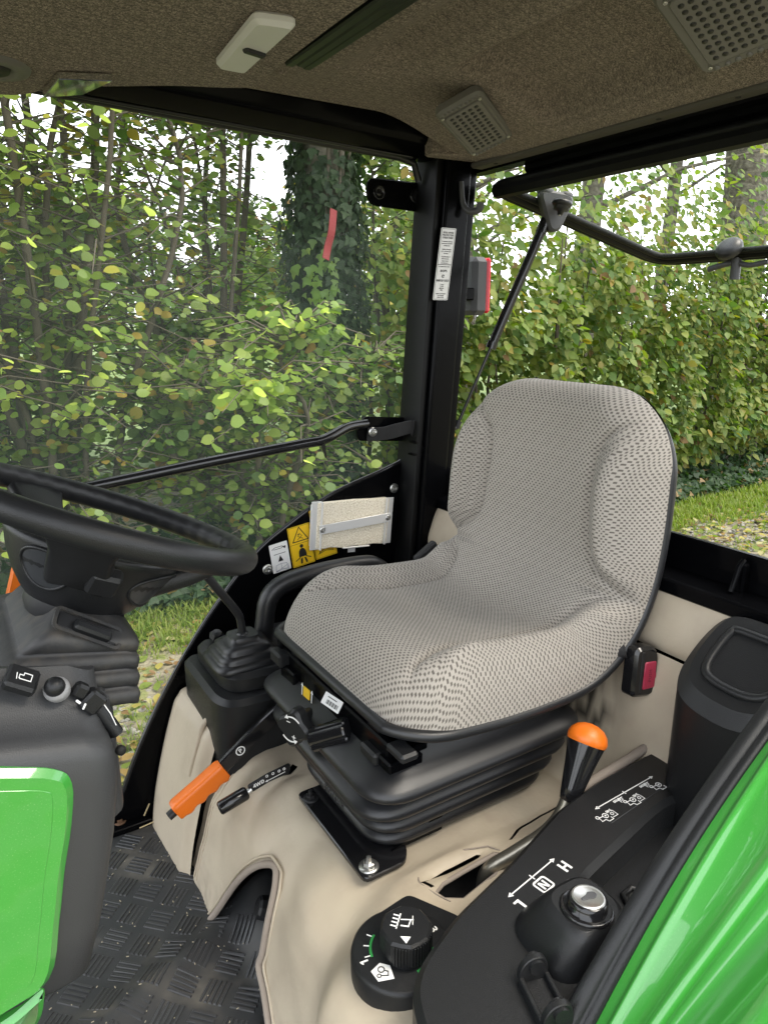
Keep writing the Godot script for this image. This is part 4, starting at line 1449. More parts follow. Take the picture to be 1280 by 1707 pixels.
		if t[2]:
			line(st, o, pv([-0.021, -0.001, -0.021, 0.011, -0.009, 0.011]), 0.001)
			line(st, o, disc(0.0030, 8, Vector2(-0.014, 0.004)), 0.001, true)
			letters(t[2], o * Transform3D(Basis(), Vector3(-0.014, -0.004, 0)), 0.0056, M.white_print, pto)
	put(st, "pictogram", M.white_print, pto)
	st = S()
	tube(st, [Vector3(0.50, 0.9002, -0.498), Vector3(0.60, 0.9002, -0.510)], 0.0005, 4)
	put(st, "decal_edge", M.grey_plastic, c)
	st = S()
	tube(st, [Vector3(0.73, 0.9002, -0.552), Vector3(0.88, 0.9002, -0.566)], 0.0005, 4)
	put(st, "decal_edge", M.grey_plastic, c)
	# storage box behind, its top rising to the rear
	var slope := Transform3D(Basis(Vector3(1, 0.66, 0), Vector3(0, 0, 1), Vector3(0, 1, 0)), Vector3(0, -0.66 * 0.86, 0))
	var outer := rounded(pv([0.853, -0.545, 0.885, -0.583, 0.96, -0.590, 1.006, -0.575, 1.006, -0.39, 0.90, -0.40, 0.85, -0.45]), 0.045, 7)
	st = S()
	prism(st, outer.duplicate(), 0.80, 1.074, slope, 0.014, true)
	var cup := put(st, "storage_box", M.black_plastic, c)
	st = S()
	var ringp := []
	for p in Geometry2D.offset_polygon(outer, -0.036, Geometry2D.JOIN_ROUND)[0]:
		ringp.append(slope * Vector3(p.x, p.y, 1.0735))
	tube(st, ringp, 0.007, 10, -1.0, true)
	put(st, "raised_rim", M.black_plastic, cup)
	dial()

func dial() -> void:
	var o := Node3D.new()
	o.name = "rate_dial"
	cab.add_child(o)
	lab(o, "round black dial with a white-printed knob and green scale")
	var C := Vector3(0.402, 0.785, -0.600)
	var st := S()
	lathe(st, Transform3D(Basis(), C), [Vector2(0.066, -0.012), Vector2(0.066, 0.028), Vector2(0.0645, 0.033), Vector2(0.061, 0.035), Vector2(0, 0.035)], 48)
	put(st, "dial_plate", M.black_plastic, o)
	st = S()
	slab(st, rounded(pv([0.395, -0.664, 0.46, -0.672, 0.50, -0.60, 0.46, -0.535, 0.39, -0.54]), 0.01, 3), 0.765, 0.8185, 0.003)
	put(st, "dial_wing", M.black_plastic, o)
	st = S()
	var kc := Transform3D(Basis(), C + Vector3(0.002, 0.035, 0.006))
	lathe(st, kc, [Vector2(0.028, 0), Vector2(0.028, 0.008), Vector2(0.030, 0.009)], 30)
	var n := 16
	var kp := PackedVector2Array()
	for k in n:
		kp.append(Vector2(cos(TAU * k / n), sin(TAU * k / n)) * (0.0335 if k % 2 else 0.0318))
	prism(st, kp, 0.008, 0.040, kc * Transform3D(Basis(Vector3(1, 0, 0), Vector3(0, 0, -1), Vector3(0, 1, 0)), Vector3.ZERO), 0.003)
	# a row of grip ribs at the near side
	for k in 22:
		var a := -0.2 - k * 0.115
		box(st, kc * Vector3(cos(a) * 0.0326, 0.022, -sin(a) * 0.0326), Vector3(0.0026, 0.028, 0.0018), 0.0004, Basis(Vector3.UP, a))
	var knob := put(st, "dial_knob", M.black_plastic, o)
	# print
	var read := Basis(Vector3(0.96, 0, -0.28), Vector3(-0.28, 0, -0.96), Vector3(0, 1, 0))
	var at := Transform3D(read, C + Vector3(0, 0.0353, 0))
	var tt := Transform3D(read, kc * Vector3(0, 0.0403, 0))
	st = S()
	line(st, tt, pv([-0.012, 0.006, 0.008, 0.016]), 0.0018)
	for k in 4:
		line(st, tt, pv([-0.010 + k * 0.005, 0.007 + k * 0.0026, -0.013 + k * 0.005, 0.014 + k * 0.0026]), 0.0016)
	line(st, tt, pv([-0.005, 0.004, 0.0, -0.004, 0.009, 0.0]), 0.0016)
	line(st, tt, pv([0.002, 0.010, 0.012, -0.002]), 0.0012)
	line(st, tt, pv([0.006, -0.006, 0.016, 0.002]), 0.001)
	ink(st, tt, pv([-0.021, -0.018, -0.010, -0.016, -0.018, -0.006]))
	put(st, "pictogram", M.white_print, knob)
	st = S()
	var pc := Vector2(-0.022, -0.034)
	ink(st, at, pv([-0.052, 0.006, -0.056, -0.010, -0.040, -0.022, -0.030, -0.006, -0.036, 0.006]))
	put(st, "white_field", M.white_print, o)
	st = S()
	var up := at * Transform3D(Basis(), Vector3(0, 0, 0.0007))
	line(st, up, disc(0.004, 10, Vector2(-0.042, -0.002)), 0.0012, true)
	line(st, up, pv([-0.048, -0.008, -0.042, -0.014, -0.038, -0.010, -0.040, -0.006]), 0.0012)
	line(st, up, disc(0.0025, 8, Vector2(-0.050, -0.006)), 0.001, true)
	put(st, "tractor_symbol", M.black_print, o)
	st = S()
	line(st, at, arc(0.0405, 1.85, 2.62, 12), 0.0032)
	line(st, at, arc(0.042, 4.45, 5.35, 12), 0.009)
	put(st, "green_scale", M.green_print, o)
	st = S()
	for a: float in [1.9, 2.25, 2.6]:
		line(st, at, PackedVector2Array([Vector2(cos(a), sin(a)) * 0.041, Vector2(cos(a), sin(a)) * 0.049]), 0.0013)
	line(st, at, PackedVector2Array([Vector2(cos(4.9), sin(4.9)) * 0.040, Vector2(cos(4.9), sin(4.9)) * 0.050]), 0.0013)
	put(st, "tick", M.white_print, o)
	for q: Array in [["1", 2.72, 0.052], ["3", -0.27, 0.0505], ["4", 4.35, 0.052]]:
		letters(q[0], at * Transform3D(Basis(Vector3(0, 0, 1), q[1] - PI / 2), Vector3(cos(q[1]), sin(q[1]), 0) * q[2]), 0.0105, M.white_print, o)

func fender() -> void:
	var E := [Vector3(0.396, 0.833, -0.380), Vector3(0.450, 0.895, -0.380), Vector3(0.474, 0.918, -0.380), Vector3(0.545, 1.007, -0.380), Vector3(0.610, 1.069, -0.380), Vector3(0.681, 1.122, -0.380), Vector3(0.761, 1.177, -0.380), Vector3(0.894, 1.262, -0.380)]
	var G := [Vector3(0.426, 0.841, -0.355), Vector3(0.476, 0.904, -0.355), Vector3(0.513, 0.960, -0.355), Vector3(0.556, 1.008, -0.355), Vector3(0.612, 1.069, -0.355), Vector3(0.655, 1.104, -0.355), Vector3(0.724, 1.154, -0.355), Vector3(0.852, 1.235, -0.355)]
	var R1 := [Vector3(0.428, 0.864, -0.335), Vector3(0.481, 0.922, -0.335), Vector3(0.525, 0.986, -0.335), Vector3(0.575, 1.039, -0.335), Vector3(0.626, 1.094, -0.335), Vector3(0.692, 1.145, -0.335), Vector3(0.749, 1.191, -0.335), Vector3(0.866, 1.270, -0.335)]
	var V1 := [Vector3(0.432, 0.881, -0.318), Vector3(0.486, 0.938, -0.317), Vector3(0.524, 0.986, -0.315), Vector3(0.573, 1.036, -0.312), Vector3(0.621, 1.091, -0.308), Vector3(0.672, 1.142, -0.304), Vector3(0.717, 1.191, -0.300), Vector3(0.816, 1.269, -0.295)]
	var R2 := [Vector3(0.432, 0.901, -0.302), Vector3(0.488, 0.955, -0.300), Vector3(0.519, 0.988, -0.295), Vector3(0.566, 1.034, -0.288), Vector3(0.613, 1.086, -0.280), Vector3(0.656, 1.142, -0.272), Vector3(0.695, 1.185, -0.265), Vector3(0.774, 1.264, -0.255)]
	var V2 := [Vector3(0.443, 0.913, -0.285), Vector3(0.503, 0.954, -0.283), Vector3(0.534, 0.983, -0.277), Vector3(0.582, 1.028, -0.268), Vector3(0.632, 1.075, -0.260), Vector3(0.679, 1.118, -0.252), Vector3(0.718, 1.161, -0.245), Vector3(0.784, 1.244, -0.235)]
	var OUT := [Vector3(0.401, 1.000, -0.215), Vector3(0.451, 1.019, -0.215), Vector3(0.494, 1.045, -0.210), Vector3(0.540, 1.071, -0.205), Vector3(0.598, 1.100, -0.200), Vector3(0.647, 1.135, -0.195), Vector3(0.685, 1.179, -0.190), Vector3(0.745, 1.247, -0.180)]
	# steadied so that the pressing runs fair: each line is smoothed along its length
	var rows := []
	for r: Array in [E, G, R1, V1, R2, V2, OUT]:
		for pass_no in 3:
			var s := r.duplicate()
			for i in range(1, r.size() - 1):
				s[i] = (r[i - 1] + r[i] * 2.0 + r[i + 1]) / 4.0
			r = s
		rows.append(r)
	var far := []
	for p: Vector3 in rows[6]:
		far.append(p + Vector3(-0.02, -0.03, 0.10))
	var low := []
	for p: Vector3 in rows[0]:
		low.append(p + Vector3(0.03, -0.06, -0.004))
	var strip := func(a: Array, b: Array, t: float) -> Callable:
		return func(u: float) -> Vector3: return cr(a, u * 7.0).lerp(cr(b, u * 7.0), t)
	# black edging
	var st := S()
	var rings := []
	for i in 57:
		var u := i / 56.0 * 7.0
		var e := cr(rows[0], u)
		var g := cr(rows[1], u)
		var n := (cr(rows[0], minf(u + 0.1, 7.0)) - cr(rows[0], maxf(u - 0.1, 0.0))).cross(g - e).normalized()
		if n.y < 0:
			n = -n
		var side := (g - e)
		rings.append(PackedVector3Array([e - n * 0.04, e - side * 0.1 + n * 0.001, e - side * 0.02 + n * 0.005, e.lerp(g, 0.3) + n * 0.006, e.lerp(g, 0.55) + n * 0.0045, e.lerp(g, 0.62) + n * 0.002, e.lerp(g, 0.7) + n * 0.0045, g + n * 0.004, g + side * 0.05 + n * 0.001, g - n * 0.02]))
	loft(st, rings)
	var f := Node3D.new()
	f.name = "rear_fender"
	cab.add_child(f)
	lab(f, "bright green ribbed fender with black edging nearest the camera")
	put(st, "edging", M.black_plastic, f)
	st = S()
	# cross-section through the pressing: crisp ridges at R1 and R2
	var skirt := []
	for p: Vector3 in far:
		skirt.append(p + Vector3(-0.03, -0.14, 0.05))
	var names := [rows[1], rows[2], rows[3], rows[4], rows[5], rows[6], far, skirt]
	sheet(st, 84, 120, func(uu: float, vv: float) -> Vector3:
		var v := vv * 7.0
		var k := mini(int(v), 6)
		var t := v - k
		var cols := []
		for q in names.size():
			cols.append(cr(names[q], uu * 7.0))
		var p := cr(cols, v)
		var d := cr(cols, minf(v + 0.05, 7.0)) - cr(cols, maxf(v - 0.05, 0.0))
		var e := cr(names[k], minf(uu * 7.0 + 0.1, 7.0)) - cr(names[k], maxf(uu * 7.0 - 0.1, 0.0))
		var n := e.cross(d).normalized()
		if n.y < 0:
			n = -n
		var h: float = 0.0
		h += 0.004 * bump(1.0, 0.22, v) + 0.007 * bump(3.0, 0.30, v) + 0.006 * bump(5.2, 0.5, v)
		return p + n * h)
	var skin := put(st, "fender_skin", M.green_paint, f)
	st = S()
	sheet(st, 40, 10, func(uu: float, vv: float) -> Vector3:
		return (cr(skirt, uu * 7.0)).lerp(cr(low, uu * 7.0) + Vector3(0.06, -0.10, 0.02), vv) + Vector3(0.004, -0.012, 0))
	put(st, "fender_lining", M.bare_black, f)

# ---------------------------------------------------------------- the seat

const SPINE := [Vector3(0.478, 1.056, 0), Vector3(0.54, 1.048, 0), Vector3(0.675, 1.034, 0), Vector3(0.80, 1.034, 0), Vector3(0.865, 1.050, 0), Vector3(0.922, 1.095, 0), Vector3(0.955, 1.16, 0), Vector3(0.972, 1.25, 0), Vector3(0.979, 1.36, 0), Vector3(0.983, 1.44, 0), Vector3(0.986, 1.487, 0)]
const SEAT_Z := -0.945
const HALF := 0.243
var spine_s := PackedFloat32Array()
var spine_len := 0.0
var along_of := {}

func spine_u(s: float) -> float:
	# arc length to curve parameter
	var lo := 0
	var hi := spine_s.size() - 1
	while hi - lo > 1:
		var m := (lo + hi) / 2
		if spine_s[m] <= s:
			lo = m
		else:
			hi = m
	var f := (s - spine_s[lo]) / maxf(spine_s[hi] - spine_s[lo], 1e-6)
	return (lo + f) * 10.0 / (spine_s.size() - 1)

func seat_half(s: float) -> float:
	var w := HALF - 0.012 * smooth01(0.55, 1.0, s)
	var rf := 0.10
	var rt := 0.135
	if s < rf:
		w -= rf - sqrt(maxf(rf * rf - (rf - s) * (rf - s), 0.0))
	var d := spine_len - s
	if d < rt:
		w -= rt - sqrt(maxf(rt * rt - (rt - d) * (rt - d), 0.0))
	return w

func seat_height(s: float, z: float) -> float:
	var az := absf(z)
	var dz := seat_half(s) - az
	var ds := minf(s, spine_len - s)
	var R := 0.06
	var f := func(d: float, r: float) -> float:
		var q := 1.0 - clampf(d / r, 0.0, 1.0)
		return sqrt(maxf(1.0 - q * q, 0.0))
	var dome: float = f.call(dz, R) * f.call(ds, 0.065 if s < 0.5 else 0.05)
	var h := lerpf(0.058, 0.052, smooth01(0.40, 0.6, s))
	# crowned front, dished middle
	h += 0.010 * bump(0.11, 0.07, s) - 0.008 * bump(0.36, 0.08, s) + 0.006 * bump(0.66, 0.07, s)
	h -= 0.010 * (1.0 - smooth01(0.0, 0.15, az)) * smooth01(0.10, 0.2, s)
	var q1 := (s - 0.265) / 0.218
	var q2 := (s - 0.668) / 0.155
	for k: Array in [[0.150 + 0.035 * q1 * q1 * q1 * q1 + 0.006 * q1, 0.034, q1, smooth01(-1.25, -0.55, q1) * smooth01(1.10, 0.88, q1)], [0.138 + 0.085 * q2 * q2 * q2 * q2 - 0.012 * q2, 0.044, q2, smooth01(-1.10, -0.85, q2) * smooth01(1.25, 0.2, q2)]]:
		if absf(k[2]) < 1.25:
			var zt: float = k[0]
			h += k[1] * smooth01(zt - 0.004, zt + 0.060, az) * k[3]
			h -= 0.010 * bump(zt - 0.002, 0.0065, az) * smooth01(1.22, 0.9, absf(k[2]))
	# the tuck between cushion and backrest, deepest at the bolsters
	h -= (0.002 + 0.010 * smooth01(0.12, 0.18, az)) * bump(0.508, 0.009, s)
	return h * dome - 0.020 * (1.0 - dome)

func seat_point(s: float, z: float, h: float) -> Vector3:
	var u := spine_u(s)
	var p := cr(SPINE, u)
	var d := cr(SPINE, minf(u + 0.05, 10.0)) - cr(SPINE, maxf(u - 0.05, 0.0))
	var n := Vector3(-d.y, d.x, 0).normalized()
	return p + n * h + Vector3(0, 0, SEAT_Z + z)

# cloth follows the padding: lengths are measured over the surface
func seat_uv(s: float, z: float) -> Vector2:
	var across := 0.0
	var last := seat_height(s, 0.0)
	for k in 12:
		var q := z * (k + 1) / 12.0
		var h := seat_height(s, q)
		across += sqrt(z * z / 144.0 + 0.7 * (h - last) * (h - last))
		last = h
	if not along_of.has(s):
		var far := 0.0
		last = seat_height(0.0, 0.0)
		for k in 24:
			var h := seat_height(s * (k + 1) / 24.0, 0.0)
			far += sqrt(s * s / 576.0 + (h - last) * (h - last))
			last = h
		along_of[s] = far
	var along: float = along_of[s]
	return Vector2(signf(z) * across, along) / 0.038

func build_seat() -> void:
	var last := cr(SPINE, 0)
	spine_s.append(0)
	for i in 400:
		var p := cr(SPINE, (i + 1) / 400.0 * 10.0)
		spine_len += p.distance_to(last)
		spine_s.append(spine_len)
		last = p
	var o := thing("driver_seat", "grey flecked cloth tractor seat on a black ribbed bellows base", "seat", Vector3(0.66, 0.785, -0.93))
	var st: SurfaceTool
	var cut := 0.505
	for part: Array in [["cushion", 0.0, cut], ["backrest", cut, spine_len]]:
		st = S()
		var s0: float = part[1]
		var s1: float = part[2]
		sheet(st, 110, 110, func(u: float, v: float) -> Vector3:
			var s := lerpf(s0, s1, u)
			if s0 == 0.0:
				s = s1 * (u * u * 0.35 + u * 0.65)
			else:
				s = lerpf(s0, s1, 1.0 - ((1.0 - u) * (1.0 - u) * 0.35 + (1.0 - u) * 0.65))
			var t := 2.0 * v - 1.0
			t = signf(t) * (1.0 - pow(1.0 - absf(t), 1.35))
			var z := t * seat_half(s)
			return seat_point(s, z, seat_height(s, z)),
			func(u: float, v: float) -> Vector2:
				var s := lerpf(s0, s1, u)
				if s0 == 0.0:
					s = s1 * (u * u * 0.35 + u * 0.65)
				else:
					s = lerpf(s0, s1, 1.0 - ((1.0 - u) * (1.0 - u) * 0.35 + (1.0 - u) * 0.65))
				var t := 2.0 * v - 1.0
				t = signf(t) * (1.0 - pow(1.0 - absf(t), 1.35))
				var z := t * seat_half(s)
				return seat_uv(s, z))
		put(st, part[0], M.seat_fabric, o)
	# black edge trim all round
	var ring := []
	for i in 91:
		var s := (spine_len - 0.024) * (0.5 - 0.5 * cos(PI * i / 90.0))
		ring.append(seat_point(s, seat_half(minf(s + 0.012, spine_len)) - 0.004, -0.026))
	for i in range(90, -1, -1):
		var s := (spine_len - 0.024) * (0.5 - 0.5 * cos(PI * i / 90.0))
		ring.append(seat_point(s, -seat_half(minf(s + 0.012, spine_len)) + 0.004, -0.026))
	st = S()
	tube(st, ring, 0.0092, 10, -1.0, true)
	put(st, "edge_trim", M.rubber, o)
	st = S()
	for k in 2:
		var off: float = [0.0, -0.024][k]
		sheet(st, 60, 24, func(u: float, v: float) -> Vector3:
			var s := u * spine_len
			var z := (2.0 * v - 1.0) * seat_half(s)
			var e := minf(1.0, minf((seat_half(s) - absf(z)) / 0.03, minf(s, spine_len - s) / 0.03))
			return seat_point(s, z, -0.026 + off * sqrt(maxf(e, 0.0))))
	put(st, "seat_shell", M.black_plastic, o)
	# suspension bellows
	st = S()
	var rings := []
	var ys := [0.814, 0.857, 0.901, 0.946]
	for k in 4:
		var f := k / 3.0
		var x0 := lerpf(0.474, 0.434, smooth01(0.0, 0.8, f))
		var x1 := lerpf(0.845, 0.868, f)
		var z0 := lerpf(-1.07, -1.165, f)
		var z1 := lerpf(-0.775, -0.715, f)
		for q: Array in [[-0.0185, 0.036], [-0.0215, 0.020], [-0.0215, 0.009], [-0.018, 0.0022], [-0.0125, 0.0], [-0.007, 0.0015], [-0.001, 0.007], [0.009, 0.020], [0.0175, 0.033]]:
			var y: float = ys[k] + q[0] * 1.05
			var i: float = q[1]
			var r := PackedVector3Array()
			for p in rounded(pv([x0 + i, z0 + i, x1 - i, z0 + i, x1 - i, z1 - i, x0 + i, z1 - i]), 0.065, 7):
				# the skirt sags between its corners
				var sag := 0.007 * sin((p.x - x0) / (x1 - x0) * PI) * f
				r.append(Vector3(p.x, y - sag, p.y))
			r.reverse()
			rings.append(r)
	var topr := PackedVector3Array()
	for p in rounded(pv([0.50, -1.06, 0.84, -1.06, 0.84, -0.755, 0.50, -0.755]), 0.07, 7):
		topr.append(Vector3(p.x, 0.982, p.y))
	topr.reverse()
	rings.append(topr)
	loft(st, rings)
	var bel := put(st, "bellows", M.rubber, o)
	# raised maker's lettering along the front fold
	letters("BOSTROM", Transform3D(Basis(Vector3(0, 0.08, 1).normalized(), Vector3(0.45, 0.88, -0.07).normalized(), Vector3(-0.88, 0.45, 0).normalized()), Vector3(0.4665, 0.826, -0.905)), 0.011, M.rubber, bel)
	(bel.get_child(0) as MeshInstance3D).scale.z = 4.0
	# floor plate with its two bolts
	st = S()
	slab(st, rounded(pv([0.436, -0.990, 0.56, -0.990, 0.528, -0.775, 0.51, -0.752, 0.436, -0.752]), 0.012, 3), 0.779, 0.7875, 0.0015)
	var plate := put(st, "base_plate", M.gloss_black, o)
	bolt("bolt", Vector3(0.450, 0.7875, -0.963), Vector3.UP, 0.0085, plate, M.bare_black, true, true)
	bolt("bolt", Vector3(0.455, 0.7875, -0.772), Vector3.UP, 0.0095, plate, M.zinc, true, true)
	st = S()
	box(st, Vector3(0.66, 0.80, -0.905), Vector3(0.32, 0.05, 0.20), 0.003)
	prism(st, pv([0.50, 0.787, 0.60, 0.787, 0.60, 0.82]), -0.785, -0.78)
	put(st, "pedestal", M.black_paint, o)
	# slides and height gear under the cushion
	st = S()
	box(st, Vector3(0.66, 0.997, -1.075), Vector3(0.36, 0.026, 0.035), 0.003)
	box(st, Vector3(0.66, 0.997, -0.80), Vector3(0.36, 0.026, 0.035), 0.003)
	box(st, Vector3(0.483, 0.984, -0.94), Vector3(0.014, 0.040, 0.37), 0.003)
	box(st, Vector3(0.515, 0.988, -0.94), Vector3(0.05, 0.012, 0.40), 0.003)
	box(st, Vector3(0.50, 0.972, -0.755), Vector3(0.06, 0.018, 0.035), 0.003)
	box(st, Vector3(0.488, 0.998, -1.13), Vector3(0.03, 0.05, 0.02), 0.003)
	box(st, Vector3(0.474, 0.965, -1.08), Vector3(0.018, 0.035, 0.06), 0.003)
	var slide := put(st, "slide_frame", M.black_paint, o)
	for p: Array in [[0.478, 0.972, -0.79, 0.02], [0.490, 1.0, -0.735, 0.014], [0.472, 0.99, -1.115, 0.025]]:
		st = S()
		box(st, Vector3(p[0], p[1], p[2]), Vector3(0.03, p[3], 0.045), 0.004)
		put(st, "slide_block", M.black_plastic, slide)
	var lf := flat_on(Vector3(0.4725, 0.994, -0.912), Vector3(0.05, 0.1, 1), Vector3(0.6, 0.8, 0))
	st = S()
	prism(st, rrect(0.055, 0.020, 0.001, 1), 0.003, 0.0036, lf)
	var sticker := put(st, "paper_label", M.white_print, slide)
	st = S()
	for k in 14:
		var w := 0.0007 + 0.0007 * float((k * 7) % 3)
		ink(st, lf * Transform3D(Basis(), Vector3(0, 0, 0.0036)), rrect(w, 0.007, 0.0001, 1, Vector2(-0.014 + 0.0026 * k, -0.003)), 0.0002)
	ink(st, lf * Transform3D(Basis(), Vector3(0, 0, 0.0036)), rrect(0.028, 0.0015, 0.0002, 1, Vector2(-0.002, 0.005)), 0.0002)
	put(st, "barcode", M.black_print, sticker)
	var yf := flat_on(Vector3(0.470, 0.972, -0.998), Vector3(0, 0.05, 1), Vector3(0.1, 1, 0))
	st = S()
	prism(st, rrect(0.024, 0.018, 0.001, 1), 0.004, 0.0055, yf)
	var yl := put(st, "yellow_decal", M.yellow_print, slide)
	st = S()
	for s: float in [-1, 1]:
		line(st, yf * Transform3D(Basis(), Vector3(s * 0.019, 0, 0.004)), pv([0, -0.010, 0, 0.006]), 0.0022)
		ink(st, yf * Transform3D(Basis(), Vector3(s * 0.019, 0.006, 0.004)), pv([-0.004, 0, 0.004, 0, 0, 0.006]))
	put(st, "white_arrow", M.white_print, yl)
	# lobed weight knob on its shaft
	st = S()
	var kp := PackedVector2Array()
	for k in 40:
		var a := TAU * k / 40.0
		kp.append(Vector2(cos(a), sin(a)) * (0.0295 + 0.005 * cos(4.0 * a)))
	var kf := flat_on(Vector3(0.424, 0.946, -0.953), Vector3(0.45, -0.1, 0.9), Vector3(0.1, 1, 0))
	if kf.basis.z.x > 0:
		kf.basis = kf.basis * Basis(Vector3.UP, PI)
	prism(st, kp, -0.012, 0.014, kf, 0.005, true)
	tube(st, [kf * Vector3(0, 0, -0.01), kf * Vector3(0, 0, -0.06)], 0.0165, 14)
	var wk := put(st, "weight_knob", M.black_plastic, o)
	st = S()
	var ff := kf * Transform3D(Basis(), Vector3(0, 0, 0.0141))
	for a0: float in [0.9, 4.0]:
		line(st, ff, arc(0.0215, a0, a0 + 1.2, 8), 0.0022)
		ink(st, ff * Transform3D(Basis(Vector3(0, 0, 1), a0 + 1.2), Vector3.ZERO), pv([0.0175, -0.001, 0.0255, -0.001, 0.0215, 0.006]))
	line(st, ff, pv([-0.010, 0.011, -0.004, 0.011]), 0.0014)
	line(st, ff, pv([0.004, -0.012, 0.010, -0.012]), 0.0014)
	line(st, ff, pv([0.007, -0.015, 0.007, -0.009]), 0.0014)
	put(st, "white_arrow", M.white_print, wk)
	# fluted cylindrical knob
	st = S()
	var A := Vector3(0.437, 0.938, -0.913)
	var B := Vector3(0.478, 0.974, -0.857)
	var cf := axis_at(A, B - A)
	var fp := PackedVector2Array()
	for k in 48:
		var a := TAU * k / 48.0
		fp.append(Vector2(cos(a), sin(a)) * (0.0215 - (0.002 if k % 8 < 2 else 0.0)))
	var cz := Transform3D(Basis(cf.basis.x, -cf.basis.z, cf.basis.y), A)
	prism(st, fp, 0.0, 0.073, cz, 0.0025)
	var ck := put(st, "slide_knob", M.gloss_black, o)
	st = S()
	prism(st, disc(0.0145, 24), -0.0006, 0.001, cz)
	put(st, "knob_badge", M.black_plastic, ck)
	# release rod hanging at the front
	st = S()
	tube(st, spline([Vector3(0.56, 1.02, -0.755), Vector3(0.515, 1.015, -0.756), Vector3(0.505, 1.0, -0.760), Vector3(0.493, 0.957, -0.766)], 4), 0.0042, 8)
	lathe(st, axis_at(Vector3(0.4915, 0.951, -0.767), Vector3(0.1, 1, 0.1)), [Vector2(0, -0.007), Vector2(0.006, -0.005), Vector2(0.0075, 0), Vector2(0.006, 0.005), Vector2(0, 0.007)], 12)
	put(st, "release_rod", M.gloss_black, o)
	# buckle on its stalk at the near side of the seat
	build_belt()

func build_belt() -> void:
	var o := thing("seat_belt_buckle", "black seat belt buckle with red push button beside the seat", "buckle", Vector3(0.93, 1.0, -0.68))
	var st := S()
	var y := Vector3(0.16, 1.0, -0.10).normalized()
	var at := flat_on(Vector3(0.936, 1.026, -0.683), Vector3(1, -0.1, 0.12), y)
	prism(st, rounded(pv([-0.026, -0.042, 0.020, -0.045, 0.030, -0.030, 0.031, 0.030, 0.018, 0.044, -0.022, 0.043]), 0.012, 5), -0.017, 0.013, at, 0.005, true)
	put(st, "housing", M.gloss_black, o)
	st = S()
	prism(st, rounded(pv([-0.004, -0.030, 0.023, -0.028, 0.024, 0.018, -0.002, 0.018]), 0.004, 3), 0.008, 0.0148, at, 0.0015, true)
	var b := put(st, "push_button", M.red_button, o)
	st = S()
	line(st, at * Transform3D(Basis(), Vector3(0.010, -0.006, 0.0140)), disc(0.0125, 20), 0.0012, true, 0.0012)
	put(st, "thumb_ring", M.red_button, b)
	letters("PUSH", at * Transform3D(Basis(Vector3(0, 0, 1), PI / 2), Vector3(0.010, -0.006, 0.0146)), 0.0062, mat("dark_red", col(0.16, 0.012, 0.03), 0.5), b)
	st = S()
	prism(st, pv([-0.011, -0.034, -0.006, -0.034, -0.004, 0.036, -0.010, 0.036]), 0.0095, 0.0137, at, 0.0005)
	put(st, "tongue_slot", M.bare_black, o)
	st = S()
	tube(st, [Vector3(0.85, 1.02, -0.77), Vector3(0.90, 1.05, -0.725), Vector3(0.918, 1.06, -0.70)], 0.013, 8)
	put(st, "stalk", M.webbing, o)
	var w := thing("seat_belt_webbing", "folded black belt webbing tucked behind the far seat edge", "seat belt", Vector3(0.86, 1.05, -1.2))
	st = S()
	box(st, Vector3(0.866, 1.092, -1.203), Vector3(0.062, 0.042, 0.018), 0.004, Basis(Vector3(0, 0, 1), 0.55))
	put(st, "webbing_fold", M.webbing, w)
	st = S()
	box(st, Vector3(0.862, 1.070, -1.196), Vector3(0.055, 0.006, 0.022), 0.002, Basis(Vector3(0, 0, 1), 0.55))
	put(st, "webbing_edge", M.grey_plastic, w)

# ---------------------------------------------------------------- steering wheel and levers

